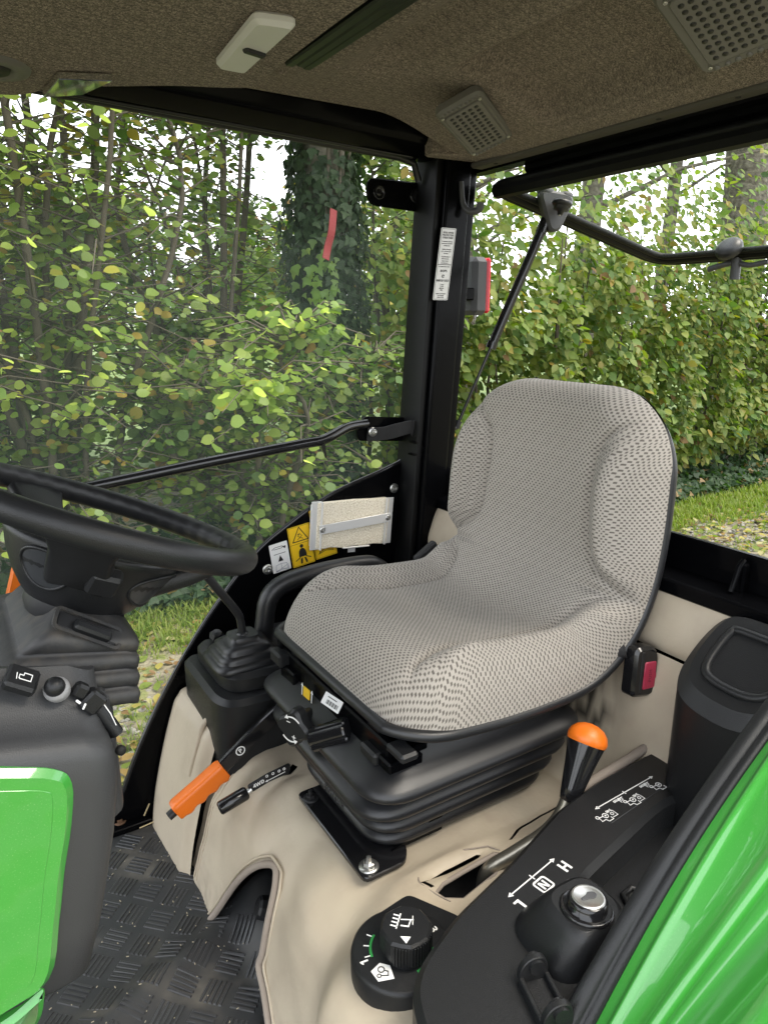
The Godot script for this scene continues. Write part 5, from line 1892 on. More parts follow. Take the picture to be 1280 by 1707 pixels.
func build_wheel() -> void:
	var o := thing("steering_wheel", "black three-spoke tractor steering wheel above the dashboard bellows", "steering wheel", WHEEL + Vector3(-0.045, -0.10, 0))
	var F := steer() * Transform3D(Basis(Vector3(1, 0, 0), -0.046), Vector3.ZERO)
	var R := 0.186
	var st := S()
	st.set_smooth_group(0)
	var nu := 160
	var nv := 16
	var P := []
	for i in nu:
		var a := TAU * i / nu
		var ring := PackedVector3Array()
		for k in nv:
			var b := TAU * k / nv
			var r := 0.0150
			# finger waves on the inner lower side
			r -= 0.0016 * maxf(0.0, -cos(b)) * (0.5 + 0.5 * cos(a * 42.0))
			var e := Vector3(cos(a), 0, sin(a))
			ring.append(F * (e * (R + r * 1.05 * cos(b)) + Vector3(0, r * 1.1 * sin(b), 0)))
		P.append(ring)
	for i in nu:
		for k in nv:
			quad(st, P[i][k], P[(i + 1) % nu][k], P[(i + 1) % nu][(k + 1) % nv], P[i][(k + 1) % nv])
	put(st, "rim", M.black_plastic, o)
	st = S()
	lathe(st, F, [Vector2(0.0, -0.124), Vector2(0.046, -0.1235), Vector2(0.054, -0.120), Vector2(0.068, -0.108), Vector2(0.084, -0.088), Vector2(0.098, -0.064), Vector2(0.106, -0.044), Vector2(0.109, -0.036), Vector2(0.103, -0.031), Vector2(0.08, -0.050), Vector2(0.056, -0.060), Vector2(0.050, -0.034), Vector2(0.044, -0.022), Vector2(0, -0.020)], 56)
	var hub := put(st, "hub", M.black_plastic, o)
	# two lens-shaped dished panels on the near side, with the boss block between them
	for q: Array in [[0.62, 0.60, -0.068, 0.022], [2.30, 0.34, -0.066, 0.022]]:
		st = S()
		var face := func(t: float, r: float) -> Vector3:
			var a: float = q[0] + q[1] * r * cos(t)
			var y: float = q[2] + q[3] * r * sin(t) * (1.0 if sin(t) > 0 else 1.15)
			var rad := 0.0012 + (remap(y, -0.108, -0.088, 0.068, 0.084) if y < -0.088 else remap(y, -0.088, -0.044, 0.084, 0.107))
			return F * Vector3(rad * cos(a), y, rad * sin(a))
		st.set_smooth_group(0)
		for k in 30:
			for m in 5:
				var a0 := TAU * k / 30.0
				var a1 := TAU * (k + 1) / 30.0
				quad(st, face.call(a0, m / 5.0), face.call(a1, m / 5.0), face.call(a1, (m + 1) / 5.0), face.call(a0, (m + 1) / 5.0))
		var dish := put(st, "dished_panel", M.satin_plastic, hub)
		st = S()
		var lip := []
		for k in 30:
			lip.append(face.call(TAU * k / 30.0, 1.0))
		tube(st, lip, 0.0022, 6, -1.0, true)
		put(st, "dish_edge", M.black_plastic, dish)
	st = S()
	box(st, F * Vector3(-0.008, -0.058, 0.118), Vector3(0.034, 0.036, 0.02), 0.004, F.basis * Basis(Vector3(0, 1, 0), -0.07) * Basis(Vector3(1, 0, 0), 0.7))
	put(st, "boss_block", M.black_plastic, hub)
	st = S()
	lathe(st, F, [Vector2(0.034, -0.0215), Vector2(0.034, -0.017), Vector2(0.031, -0.015), Vector2(0, -0.0145)], 32)
	put(st, "hub_cap", M.gloss_black, hub)
	for deg: float in [6.0, 108.0, 250.0]:
		st = S()
		var a := deg_to_rad(deg)
		var d := Vector3(cos(a), 0, sin(a))
		var s := Vector3(-sin(a), 0, cos(a))
		var rings := []
		# [radius, height, half width, half thickness]
		for q: Array in [[0.075, -0.072, 0.038, 0.014], [0.120, -0.047, 0.036, 0.012], [0.150, -0.027, 0.034, 0.009], [0.172, -0.010, 0.040, 0.008], [0.188, -0.002, 0.052, 0.006]]:
			var r := PackedVector3Array()
			for p in rrect(q[2] * 2.0, q[3] * 2.0, q[3] * 0.9, 4):
				var up := Vector3(-0.45 * d.x, 0.9, -0.45 * d.z).normalized()
				r.append(F * (d * q[0] + Vector3(0, q[1], 0) + s * p.x + up * p.y))
			r.reverse()
			rings.append(r)
		loft(st, rings)
		put(st, "spoke", M.black_plastic, o)
	st = S()
	lathe(st, F, [Vector2(0.055, -0.135), Vector2(0.062, -0.122), Vector2(0.060, -0.046), Vector2(0.0, -0.110)], 32)
	put(st, "column_collar", M.bare_black, o)

func build_levers() -> void:
	var st: SurfaceTool
	# joystick out of the far box
	var o := thing("joystick_lever", "bent black joystick lever rising from a rubber boot behind the wheel rim", "lever", Vector3(0.45, 0.99, -1.268))
	st = S()
	tube(st, spline([Vector3(0.452, 0.96, -1.268), Vector3(0.450, 1.005, -1.266), Vector3(0.440, 1.035, -1.264), Vector3(0.395, 1.105, -1.26), Vector3(0.378, 1.135, -1.258), Vector3(0.372, 1.165, -1.256)], 5), 0.0085, 12)
	put(st, "stick", M.rubber, o)
	st = S()
	lathe(st, axis_at(Vector3(0.452, 0.978, -1.268), Vector3(0, 1, 0)), [Vector2(0.014, -0.01), Vector2(0.0135, 0.004), Vector2(0.0095, 0.007)], 14)
	put(st, "collar", M.rubber, o)
	# hand brake
	o = thing("hand_brake_lever", "hand brake lever with a fluted orange grip pointing down to the mat", "lever", Vector3(0.46, 0.86, -1.135))
	var a := Vector3(0.256, 0.731, -1.13)
	var b := Vector3(0.352, 0.785, -1.13)
	var ax := (b - a).normalized()
	var up := Vector3(-ax.y, ax.x, 0)
	st = S()
	var rings := []
	for k in 29:
		var t := k / 28.0
		var wave := 0.0022 * sin(t * TAU * 4.0) * smooth01(0.0, 0.1, t) * smooth01(1.0, 0.9, t)
		var r := PackedVector3Array()
		for p in rrect(0.038, 0.030, 0.009, 4):
			var low := smooth01(0.0, -0.012, p.x)
			var q := Vector2(p.x * (1.0 + 0.05 * bump(0.85, 0.2, t)) + wave * low, p.y)
			var sc := 1.0 - 0.12 * smooth01(0.05, 0.0, t) - 0.12 * smooth01(0.95, 1.0, t)
			r.append(a.lerp(b, t) + up * q.x * sc + Vector3(0, 0, q.y * sc))
		rings.append(r)
	loft(st, rings)
	put(st, "grip", M.orange_plastic, o)
	st = S()
	tube(st, [a + ax * 0.002, a - ax * 0.014], 0.0085, 12)
	put(st, "release_button", M.bare_black, o)
	st = S()
	prism(st, rounded(pv([0.34, 0.768, 0.358, 0.775, 0.44, 0.832, 0.50, 0.862, 0.60, 0.88, 0.60, 0.94, 0.50, 0.905, 0.43, 0.862, 0.338, 0.795]), 0.006, 3), -1.138, -1.128, Transform3D(), 0.002, true)
	var arm := put(st, "arm", M.gloss_black, o)
	st = S()
	line(st, flat_on(Vector3(0.385, 0.812, -1.1278), ax, up), disc(0.0085, 16), 0.002, true)
	letters("P", flat_on(Vector3(0.385, 0.812, -1.1278), ax, up), 0.009, M.white_print, arm)
	put(st, "parking_mark", M.white_print, arm)
	bolt("bolt", Vector3(0.50, 0.872, -1.1275), Vector3(0, 0, 1), 0.006, arm)
	# four-wheel-drive lever
	o = thing("drive_lever", "short black lever lettered 4WD lying on the beige cover", "lever", Vector3(0.45, 0.79, -1.06))
	st = S()
	var g0 := Vector3(0.316, 0.757, -1.06)
	var g1 := Vector3(0.369, 0.770, -1.06)
	lathe(st, axis_at(g0, g1 - g0), [Vector2(0, -0.001), Vector2(0.010, 0), Vector2(0.0125, 0.003), Vector2(0.0125, 0.052), Vector2(0.010, 0.0555), Vector2(0, 0.056)], 18)
	put(st, "grip", M.gloss_black, o)
	st = S()
	tube(st, [g1, Vector3(0.378, 0.773, -1.06)], 0.0055, 10)
	put(st, "shank", M.zinc, o)
	st = S()
	prism(st, rounded(pv([0.374, 0.766, 0.412, 0.776, 0.455, 0.780, 0.456, 0.798, 0.410, 0.792, 0.372, 0.782]), 0.004, 3), -1.065, -1.058, Transform3D(), 0.001, true)
	var bl := put(st, "blade", M.black_plastic, o)
	var bf := flat_on(Vector3(0.384, 0.7785, -1.0578), Vector3(1, 0.22, 0), Vector3(-0.22, 1, 0))
	letters("4WD", bf * Transform3D(Basis(), Vector3(0.008, 0.001, 0)), 0.0075, M.white_print, bl)
	st = S()
	line(st, bf * Transform3D(Basis(), Vector3(0.03, 0.002, 0)), pv([-0.006, -0.005, 0.030, -0.007]), 0.0011)
	ink(st, bf * Transform3D(Basis(), Vector3(0.03, 0.002, 0)), pv([-0.010, -0.005, -0.005, -0.0025, -0.005, -0.0075]))
	for c: float in [0.0, 0.012, 0.024, 0.034]:
		line(st, bf * Transform3D(Basis(), Vector3(0.026 + c, 0.007 - c * 0.15, 0)), disc(0.0022, 8), 0.001, true)
	put(st, "pictogram", M.white_print, bl)
	# range lever
	o = thing("range_lever", "cranked steel lever with an orange-topped black knob beside the seat bellows", "lever", Vector3(0.60, 0.78, -0.688))
	st = S()
	tube(st, spline([Vector3(0.618, 0.700, -0.690), Vector3(0.612, 0.755, -0.686), Vector3(0.620, 0.783, -0.676), Vector3(0.650, 0.804, -0.662), Vector3(0.695, 0.830, -0.647), Vector3(0.720, 0.849, -0.643), Vector3(0.734, 0.875, -0.641), Vector3(0.745, 0.900, -0.643)], 6), 0.0108, 14)
	put(st, "rod", M.lever_steel, o)
	st = S()
	var kb := axis_at(Vector3(0.738, 0.876, -0.640), Vector3(0.48, 0.87, -0.14))
	lathe(st, kb, [Vector2(0.0132, 0), Vector2(0.015, 0.002), Vector2(0.0178, 0.022), Vector2(0.0232, 0.060), Vector2(0.0288, 0.090), Vector2(0.0292, 0.094), Vector2(0.0282, 0.096)], 28)
	put(st, "knob", M.gloss_black, o)
	st = S()
	lathe(st, kb, [Vector2(0.0295, 0.0925), Vector2(0.0312, 0.096), Vector2(0.0315, 0.101), Vector2(0.0285, 0.110), Vector2(0.021, 0.118), Vector2(0.011, 0.1225), Vector2(0, 0.124)], 32)
	put(st, "orange_cap", M.orange_plastic, o)
	# yellow nub further back
	o = thing("yellow_lever", "small yellow lever tip half hidden behind the range lever", "lever", Vector3(0.825, 0.79, -0.69))
	st = S()
	lathe(st, axis_at(Vector3(0.82, 0.785, -0.692), Vector3(0.15, 1, 0.05)), [Vector2(0.010, 0), Vector2(0.011, 0.02), Vector2(0.0125, 0.034), Vector2(0.009, 0.043), Vector2(0, 0.045)], 16)
	put(st, "tip", M.yellow_plastic, o)
	st = S()
	tube(st, [Vector3(0.815, 0.75, -0.694), Vector3(0.82, 0.788, -0.692)], 0.006, 8)
	put(st, "stem", M.bare_black, o)
	# orange lever beyond the steering column
	o = thing("throttle_lever", "flat orange lever grip beyond the steering column", "lever", Vector3(0.035, 1.10, -1.24))
	st = S()
	prism(st, rounded(pv([0.040, 1.147, 0.066, 1.141, 0.088, 1.205, 0.082, 1.22, 0.064, 1.222]), 0.005, 4), -1.255, -1.238, Transform3D(), 0.003, true)
	put(st, "grip", M.orange_plastic, o)
	st = S()
	tube(st, [Vector3(0.046, 1.152, -1.246), Vector3(0.02, 1.11, -1.246), Vector3(0.01, 1.04, -1.246)], 0.009, 8)
	put(st, "stem", M.bare_black, o)

func build_holder() -> void:
	# felt board clamped in a home-made bracket on the side panel
	var o := thing("felt_board_holder", "pale felt board clamped by aluminium strips on the black side panel", "holder", Vector3(0.80, 1.06, -1.436))
	var at := flat_on(Vector3(0.800, 1.123, -1.425), Vector3(1, -0.085, 0), Vector3(0.05, 1, 0))
	var st := S()
	var ragged := pv([-0.098, -0.055, -0.075, -0.0575, -0.06, -0.055, -0.03, -0.0585, 0.0, -0.056, 0.03, -0.0575, 0.06, -0.0555, 0.085, -0.058, 0.098, -0.053, 0.099, 0.056, 0.09, 0.0595, 0.05, 0.058, 0.0, 0.0585, -0.05, 0.0565, -0.098, 0.055])
	prism(st, ragged, -0.006, 0.006, at, 0.0015)
	put(st, "felt_board", M.felt_board, o)
	for s: float in [-1, 1]:
		st = S()
		box(st, at * Vector3(s * 0.1005, 0.0, 0.002), Vector3(0.024, 0.117, 0.003), 0.0006, at.basis)
		box(st, at * Vector3(s * 0.089, 0.0, 0.0075), Vector3(0.0025, 0.117, 0.012), 0.0006, at.basis)
		box(st, at * Vector3(s * 0.100, 0.0, -0.006), Vector3(0.020, 0.10, 0.006), 0.0006, at.basis)
		put(st, "end_strip", M.aluminium, o)
	st = S()
	var sb := at.basis * Basis(Vector3(0, 0, 1), 0.10)
	box(st, at * Vector3(0.002, 0.002, 0.0145), Vector3(0.196, 0.0225, 0.0018), 0.0005, sb)
	var bar := put(st, "cross_strip", M.aluminium, o)
	bolt("screw", at * Vector3(-0.088, -0.007, 0.0155), at.basis.z, 0.0042, bar)
	bolt("screw", at * Vector3(0.092, 0.011, 0.0155), at.basis.z, 0.0042, bar)
	st = S()
	box(st, at * Vector3(0.004, -0.0655, -0.002), Vector3(0.020, 0.018, 0.002), 0.0005, at.basis)
	box(st, at * Vector3(0.012, -0.0595, 0.0045), Vector3(0.075, 0.003, 0.007), 0.0005, at.basis)
	put(st, "tab", M.aluminium, o)

# ---------------------------------------------------------------- plants and ground

func leaf_mesh(kind: String) -> ArrayMesh:
	# a leaf of unit length along +z, slightly folded along the midrib and cupped
	var ribs: Array
	match kind:
		"hazel": ribs = [[0.0, 0.0], [0.05, 0.22], [0.15, 0.36], [0.20, 0.355], [0.31, 0.45], [0.36, 0.425], [0.49, 0.475], [0.54, 0.43], [0.67, 0.42], [0.71, 0.36], [0.81, 0.29], [0.85, 0.21], [0.93, 0.10], [1.0, 0.0]]
		"ivy": ribs = [[0.0, 0.0], [0.08, 0.34], [0.34, 0.48], [0.46, 0.26], [0.75, 0.15], [1.0, 0.0]]
		_: ribs = [[0.0, 0.0], [0.22, 0.25], [0.50, 0.31], [0.78, 0.18], [1.0, 0.0]]
	var st := S()
	st.set_smooth_group(0)
	var mid := func(t: float) -> Vector3: return Vector3(0, -0.16 * t * t, t)
	for i in ribs.size() - 1:
		for s: float in [-1, 1]:
			var a: Vector3 = mid.call(ribs[i][0])
			var b: Vector3 = mid.call(ribs[i + 1][0])
			var c := a + Vector3(s * ribs[i][1], 0.22 * ribs[i][1] - 0.25 * ribs[i][1] * ribs[i][1], 0.0)
			var d := b + Vector3(s * ribs[i + 1][1], 0.22 * ribs[i + 1][1] - 0.25 * ribs[i + 1][1] * ribs[i + 1][1], 0.0)
			if s > 0:
				if ribs[i][1] > 0: tri(st, a, c, b)
				if ribs[i + 1][1] > 0: tri(st, c if ribs[i][1] > 0 else a, d, b)
			else:
				if ribs[i][1] > 0: tri(st, a, b, c)
				if ribs[i + 1][1] > 0: tri(st, c if ribs[i][1] > 0 else a, b, d)
	st.generate_normals()
	return st.commit()

var leaf_of := {}

func scatter(places: Array, tints: PackedColorArray, mesh: Mesh, called: String, parent: Node3D, m: Material) -> void:
	if places.is_empty():
		return
	var mm := MultiMesh.new()
	mm.transform_format = MultiMesh.TRANSFORM_3D
	mm.use_colors = true
	mm.mesh = mesh
	mm.instance_count = places.size()
	for i in places.size():
		mm.set_instance_transform(i, places[i])
		mm.set_instance_color(i, tints[i])
	var o := MultiMeshInstance3D.new()
	o.multimesh = mm
	o.name = called if parent != self else numbered(called)
	o.material_override = m
	parent.add_child(o, true)
	o.position = -above(parent)
	o.set_meta("kind", "stuff")

func in_view(p: Vector3) -> bool:
	var d := p - EYE
	var fh := Vector3(sin(deg_to_rad(32.0)), 0, -cos(deg_to_rad(32.0)))
	var r := Vector3(cos(deg_to_rad(32.0)), 0, sin(deg_to_rad(32.0)))
	var pr := deg_to_rad(15.4)
	var z := d.dot(fh) * cos(pr) - d.y * sin(pr)
	var y := d.dot(fh) * sin(pr) + d.y * cos(pr)
	return z > 0.3 and absf(d.dot(r) / z) < 0.56 and absf(y / z) < 0.74

# leaves of one plant: the largest in view as parts, the rest as one mass
func dress(o: Node3D, places: Array, tints: PackedColorArray, kind: String, singles: int) -> void:
	if not leaf_of.has(kind):
		leaf_of[kind] = leaf_mesh(kind)
	var mesh: Mesh = leaf_of[kind]
	var order := []
	if singles > 0:
		for i in places.size():
			var p: Vector3 = places[i].origin
			if in_view(p) and p.x < 1.05 + 0.55 * (-p.z):
				order.append([p.distance_to(EYE), i])
		order.sort_custom(func(a: Array, b: Array) -> bool: return a[0] < b[0])
		order = order.slice(0, singles)
	var out := {}
	for q: Array in order:
		out[q[1]] = true
	var rest := []
	var rt := PackedColorArray()
	for i in places.size():
		if out.has(i):
			var l := MeshInstance3D.new()
			l.mesh = mesh
			l.name = "leaf" if o.get_node_or_null("leaf") == null else "leaf_%03d" % o.get_child_count()
			# the tone nearest its own colour
			var best := 0
			var bd := 9.0
			for k in TONES.size():
				var c: Color = TONES[k]
				var dd := absf(c.r - tints[i].r) + absf(c.g - tints[i].g) + absf(c.b - tints[i].b)
				if dd < bd:
					bd = dd
					best = k
			l.material_override = M["leaf_tone_%d" % best]
			o.add_child(l, true)
			var t: Transform3D = places[i]
			t.origin -= above(o)
			l.transform = t
		else:
			rest.append(places[i])
			rt.append(tints[i])
	scatter(rest, rt, mesh, "foliage", o, M.leaf_any)

func tint(yellow: float, dark := 1.0) -> Color:
	var c: Color
	var q := rng.randf()
	if q < yellow:
		c = Color(0.30, 0.27, 0.04).lerp(Color(0.34, 0.20, 0.05), rng.randf() * 0.7)
	elif q < yellow * 1.35:
		c = Color(0.22, 0.13, 0.05)
	else:
		c = Color(0.075, 0.15, 0.034).lerp(Color(0.215, 0.28, 0.055), rng.randf())
	return c * (dark * rng.randf_range(0.85, 1.15))

func leaf_at(p: Vector3, facing: Vector3, size: float) -> Transform3D:
	# blade mostly level with its face up, tip pointing along "facing" and drooping
	var n := (Vector3(0, 0.75, 0.55) + Vector3(rng.randfn(), rng.randfn() * 0.5, rng.randfn()) * 0.48).normalized()
	var z := (facing + Vector3(rng.randfn(), rng.randfn() * 0.4 - 0.25, rng.randfn()) * 0.5).normalized()
	var x := n.cross(z).normalized()
	n = z.cross(x).normalized()
	return Transform3D(Basis(x * size, n * size, z * size), p)

func bush(label: String, at: Vector3, tall: float, wide: float, stems: int, leaves: int, size: float, yellow: float, singles: int, dark := 1.0, lean := Vector3.ZERO) -> void:
	var o := thing("hazel_bush", label, "bush", at, "")
	var tw := S()
	var spots := []
	for k in stems:
		var a := TAU * k / stems + rng.randf_range(-0.5, 0.5)
		var reach := wide * rng.randf_range(0.25, 0.75)
		var h := tall * rng.randf_range(0.7, 1.05)
		var base := at + Vector3(cos(a), 0, sin(a)) * rng.randf_range(0.05, 0.30)
		var top := base + Vector3(cos(a) * reach, h, sin(a) * reach) + lean * h
		var bend := Vector3(rng.randf_range(-0.15, 0.15), 0, rng.randf_range(-0.15, 0.15))
		var pts := spline([base - Vector3(0, 0.1, 0), base + Vector3(0, h * 0.25, 0) + bend, base.lerp(top, 0.5) + bend * 1.5 + Vector3(0, h * 0.12, 0), base.lerp(top, 0.8) - bend + Vector3(0, h * 0.06, 0), top], 4)
		var st := S()
		tube(st, pts, rng.randf_range(0.018, 0.042), 7, 0.005)
		put(st, "stem", M.stem_bark, o)
		var nb := int(leaves / stems / 11.0)
		for b in nb:
			var t := pow(rng.randf(), 0.75) * 0.92 + 0.08
			var i := int(t * (pts.size() - 1))
			var p0: Vector3 = pts[mini(i, pts.size() - 2)].lerp(pts[mini(i + 1, pts.size() - 1)], t * (pts.size() - 1) - i)
			var ba := rng.randf() * TAU
			var bl := wide * rng.randf_range(0.25, 0.75) * (1.1 - 0.5 * t)
			var dir := Vector3(cos(ba), rng.randf_range(-0.1, 0.6), sin(ba)).normalized()
			var p1 := p0 + dir * bl * 0.5 + Vector3(0, 0.05, 0)
			var p2 := p0 + dir * bl + Vector3(rng.randf_range(-0.1, 0.1), -0.12 * bl, rng.randf_range(-0.1, 0.1))
			if bl > 0.2:
				tube(tw, [p0, p1, p2], 0.0065, 4, 0.0022, false, false)
			for q in 11:
				var u := (q + rng.randf()) / 11.0
				var p := p0.lerp(p1, u).lerp(p1.lerp(p2, u), u)
				var side := dir.cross(Vector3.UP).normalized() * (1.0 if q % 2 else -1.0)
				spots.append([p + side * rng.randf_range(0.01, 0.06) + Vector3(0, rng.randf_range(-0.05, 0.03), 0), (side + dir * 0.6).normalized()])
	put(tw, "twigs", M.stem_bark, o).set_meta("kind", "stuff")
	var places := []
	var tints := PackedColorArray()
	for s: Array in spots:
		var p: Vector3 = s[0]
		if p.y < 0.12:
			continue
		places.append(leaf_at(p, s[1], size * rng.randf_range(0.5, 1.3)))
		tints.append(tint(yellow, dark))
	dress(o, places, tints, "hazel", singles)

func tree(label: String, at: Vector3, tall: float, r: float, crown: float, leaves: int, size: float, yellow: float, lean := Vector3.ZERO, from := 0.25) -> Node3D:
	var o := thing("tall_tree", label, "tree", at)
	var st := S()
	var top := at + Vector3(0, tall, 0) + lean * tall
	var pts := spline([at - Vector3(0, 0.2, 0), at.lerp(top, 0.25) + Vector3(rng.randf_range(-0.1, 0.1), 0, 0.05), at.lerp(top, 0.55) + Vector3(rng.randf_range(-0.2, 0.2), 0, -0.1), top], 6)
	tube(st, pts, r, 14, r * 0.25)
	put(st, "trunk", M.bark, o)
	var limbs := S()
	var places := []
	var tints := PackedColorArray()
	var n := 34
	for k in n:
		var t := lerpf(from, 1.0, float(k) / n)
		var p0: Vector3 = at.lerp(top, t)
		var a := k * 2.4 + rng.randf()
		var len := crown * (1.15 - 0.6 * t) * rng.randf_range(0.6, 1.1)
		var d := Vector3(cos(a), rng.randf_range(0.1, 0.7), sin(a)).normalized()
		var p2 := p0 + d * len
		tube(limbs, [p0, p0.lerp(p2, 0.5) + Vector3(0, 0.15, 0), p2], r * 0.22, 5, 0.01, false, false)
		for q in leaves / n:
			var u := pow(rng.randf(), 0.6)
			var p := p0.lerp(p2, u) + Vector3(rng.randfn(), rng.randfn() * 0.6, rng.randfn()) * (0.18 + 0.12 * crown)
			places.append(leaf_at(p, Vector3(cos(a), -0.2, sin(a)), size * rng.randf_range(0.7, 1.25)))
			tints.append(tint(yellow, 1.0))
	put(limbs, "limbs", M.bark, o).set_meta("kind", "stuff")
	dress(o, places, tints, "hazel", 0)
	return o

func plain_stuff(called: String, label: String, category: String, places: Array, tints: PackedColorArray, mesh: Mesh, m: Material) -> void:
	scatter(places, tints, mesh, called, self, m)
	tag(get_child(get_child_count() - 1), label, category)

func ground_and_plants() -> void:
	rng.seed = 2024
	var st := S()
	sheet(st, 120, 120, func(u: float, v: float) -> Vector3:
		var x := signf(u - 0.5) * pow(absf(2.0 * u - 1.0), 2.6) * 150.0 + 2.0
		var z := signf(v - 0.5) * pow(absf(2.0 * v - 1.0), 2.6) * 150.0 - 3.0
		return Vector3(x, 0.03 * crease.get_noise_2d(x * 60.0, z * 60.0) + 0.12 * smooth01(-3.8, -5.0, z), z))
	var g := put(st, "ground", M.ground)
	g.set_meta("kind", "structure")
	st = S()
	sheet(st, 20, 20, func(u: float, v: float) -> Vector3: return Vector3(lerpf(-120.0, 120.0, u), 0.17, lerpf(-6.4, -150.0, v * v)))
	put(st, "field", M.field).set_meta("kind", "structure")
	# grass along the foot of the hedge and in tufts on the lane
	var blade := S()
	blade.set_smooth_group(0)
	for k in 5:
		var a := TAU * k / 5.0 + 0.3
		var d := Vector3(cos(a), 0, sin(a))
		var s := Vector3(-sin(a), 0, cos(a)) * 0.045
		var p0 := d * 0.08
		var p1 := d * 0.30 + Vector3(0, 0.6, 0)
		var p2 := d * (0.55 + 0.1 * (k % 3)) + Vector3(0, 1.0 - 0.16 * (k % 3), 0)
		quad(blade, p0 - s, p0 + s, p1 + s * 0.8, p1 - s * 0.8)
		tri(blade, p1 - s * 0.8, p1 + s * 0.8, p2)
	blade.generate_normals()
	var tuft := blade.commit()
	var places := []
	var tints := PackedColorArray()
	for i in 26000:
		var x := rng.randf_range(-1.5, 9.0)
		var z := rng.randf_range(-4.1, -1.6)
		var strip := smooth01(-3.05, -3.4, z + 0.15 * crease.get_noise_2d(x * 120.0, 7.0))
		var patch := smooth01(0.12, 0.4, crease.get_noise_2d(x * 130.0 + 300.0, z * 130.0)) * 0.75
		if rng.randf() > maxf(strip, patch) + 0.03:
			continue
		var h := rng.randf_range(0.025, 0.062) * (1.0 + 0.6 * strip)
		places.append(Transform3D(Basis(Vector3.UP, rng.randf() * TAU).scaled(Vector3(h * 1.2, h, h * 1.2)), Vector3(x, 0.0, z)))
		tints.append(Color(0.14, 0.23, 0.03).lerp(Color(0.27, 0.31, 0.06), rng.randf()))
	plain_stuff("grass", "short green grass along the hedge foot and in tufts on the lane", "grass", places, tints, tuft, M.leaf_any)
	places = []
	tints = PackedColorArray()
	leaf_of["hazel"] = leaf_mesh("hazel")
	leaf_of["ivy"] = leaf_mesh("ivy")
	leaf_of["beech"] = leaf_mesh("beech")
	for i in 13000:
		var x := rng.randf_range(-1.5, 9.0)
		var z := rng.randf_range(-4.4, -1.4)
		var b := Basis.from_euler(Vector3(rng.randfn() * 0.25, rng.randf() * TAU, rng.randfn() * 0.3))
		var s := rng.randf_range(0.025, 0.065)
		places.append(Transform3D(b.scaled_local(Vector3(s, s, s)), Vector3(x, 0.012 + rng.randf() * 0.02, z)))
		tints.append([Color(0.42, 0.36, 0.10), Color(0.36, 0.24, 0.09), Color(0.25, 0.15, 0.07), Color(0.46, 0.42, 0.22), Color(0.20, 0.26, 0.05)][rng.randi() % 5])
	plain_stuff("fallen_leaves", "yellow and brown fallen leaves strewn over the lane and grass", "leaves", places, tints, leaf_of["beech"], M.leaf_any)
	# stones of the lane
	var peb := S()
	lathe(peb, Transform3D(), [Vector2(0, -0.4), Vector2(0.8, -0.3), Vector2(1.0, 0.0), Vector2(0.7, 0.45), Vector2(0, 0.6)], 6, true)
	peb.generate_normals()
	places = []
	tints = PackedColorArray()
	for i in 9000:
		var s := rng.randf_range(0.006, 0.02)
		places.append(Transform3D(Basis.from_euler(Vector3(rng.randf(), rng.randf() * TAU, rng.randf())).scaled(Vector3(s, s * 0.7, s)), Vector3(rng.randf_range(-1.5, 9.0), 0.004, rng.randf_range(-3.3, -1.2))))
		var c := rng.randf_range(0.12, 0.30)
		tints.append(Color(c, c * 0.95, c * 0.86))
	var stone := mat("stone", col(1, 1, 1), 0.85)
	stone.uv1_triplanar = false
	stone.vertex_color_use_as_albedo = true
	plain_stuff("gravel", "small grey stones trodden into the lane", "gravel", places, tints, peb.commit(), stone)
	# ivy carpet under the bushes
	places = []
	tints = PackedColorArray()
	for i in 16000:
		var x := rng.randf_range(-3.0, 9.0)
		var z := -3.72 - absf(rng.randfn()) * 0.55
		var y := 0.02 + rng.randf() * (0.10 + 0.10 * smooth01(-3.8, -4.5, z)) + 0.10 * smooth01(-3.8, -5.0, z)
		var t := leaf_at(Vector3(x, y, z), Vector3(rng.randfn(), 0.1, absf(rng.randfn())).normalized(), rng.randf_range(0.045, 0.085))
		places.append(t)
		tints.append(Color(0.022, 0.055, 0.022).lerp(Color(0.06, 0.11, 0.045), rng.randf()) if rng.randf() > 0.07 else Color(0.28, 0.19, 0.09))
	plain_stuff("ivy_carpet", "dark ivy creeping over the bank under the bushes", "ivy", places, tints, leaf_of["ivy"], M.leaf_any)
	# the ivy-clad tree behind the door pane
	var tp := Vector3(2.5, 0, -4.85)
	var o := thing("ivy_tree", "thick tree trunk wrapped in dark ivy seen through the door pane", "tree", tp)
	st = S()
	tube(st, spline([tp, tp + Vector3(0.0, 1.5, 0.0), tp + Vector3(0.06, 3.2, -0.03), tp + Vector3(0.15, 6.5, -0.1)], 6), 0.17, 16, 0.13)
	put(st, "trunk", M.bark, o)
	st = S()
	for k in 3:
		var a := 1.1 + 0.5 * k
		tube(st, spline([tp + Vector3(cos(a) * 0.18, 0.2, sin(a) * 0.18), tp + Vector3(cos(a + 0.2) * 0.185, 1.4, sin(a + 0.2) * 0.185), tp + Vector3(cos(a - 0.1) * 0.18 + 0.05, 2.6, sin(a - 0.1) * 0.18), tp + Vector3(cos(a) * 0.17 + 0.1, 4.0, sin(a) * 0.17)], 5), 0.012, 6)
	put(st, "ivy_stem", M.stem_bark, o)
	places = []
	tints = PackedColorArray()
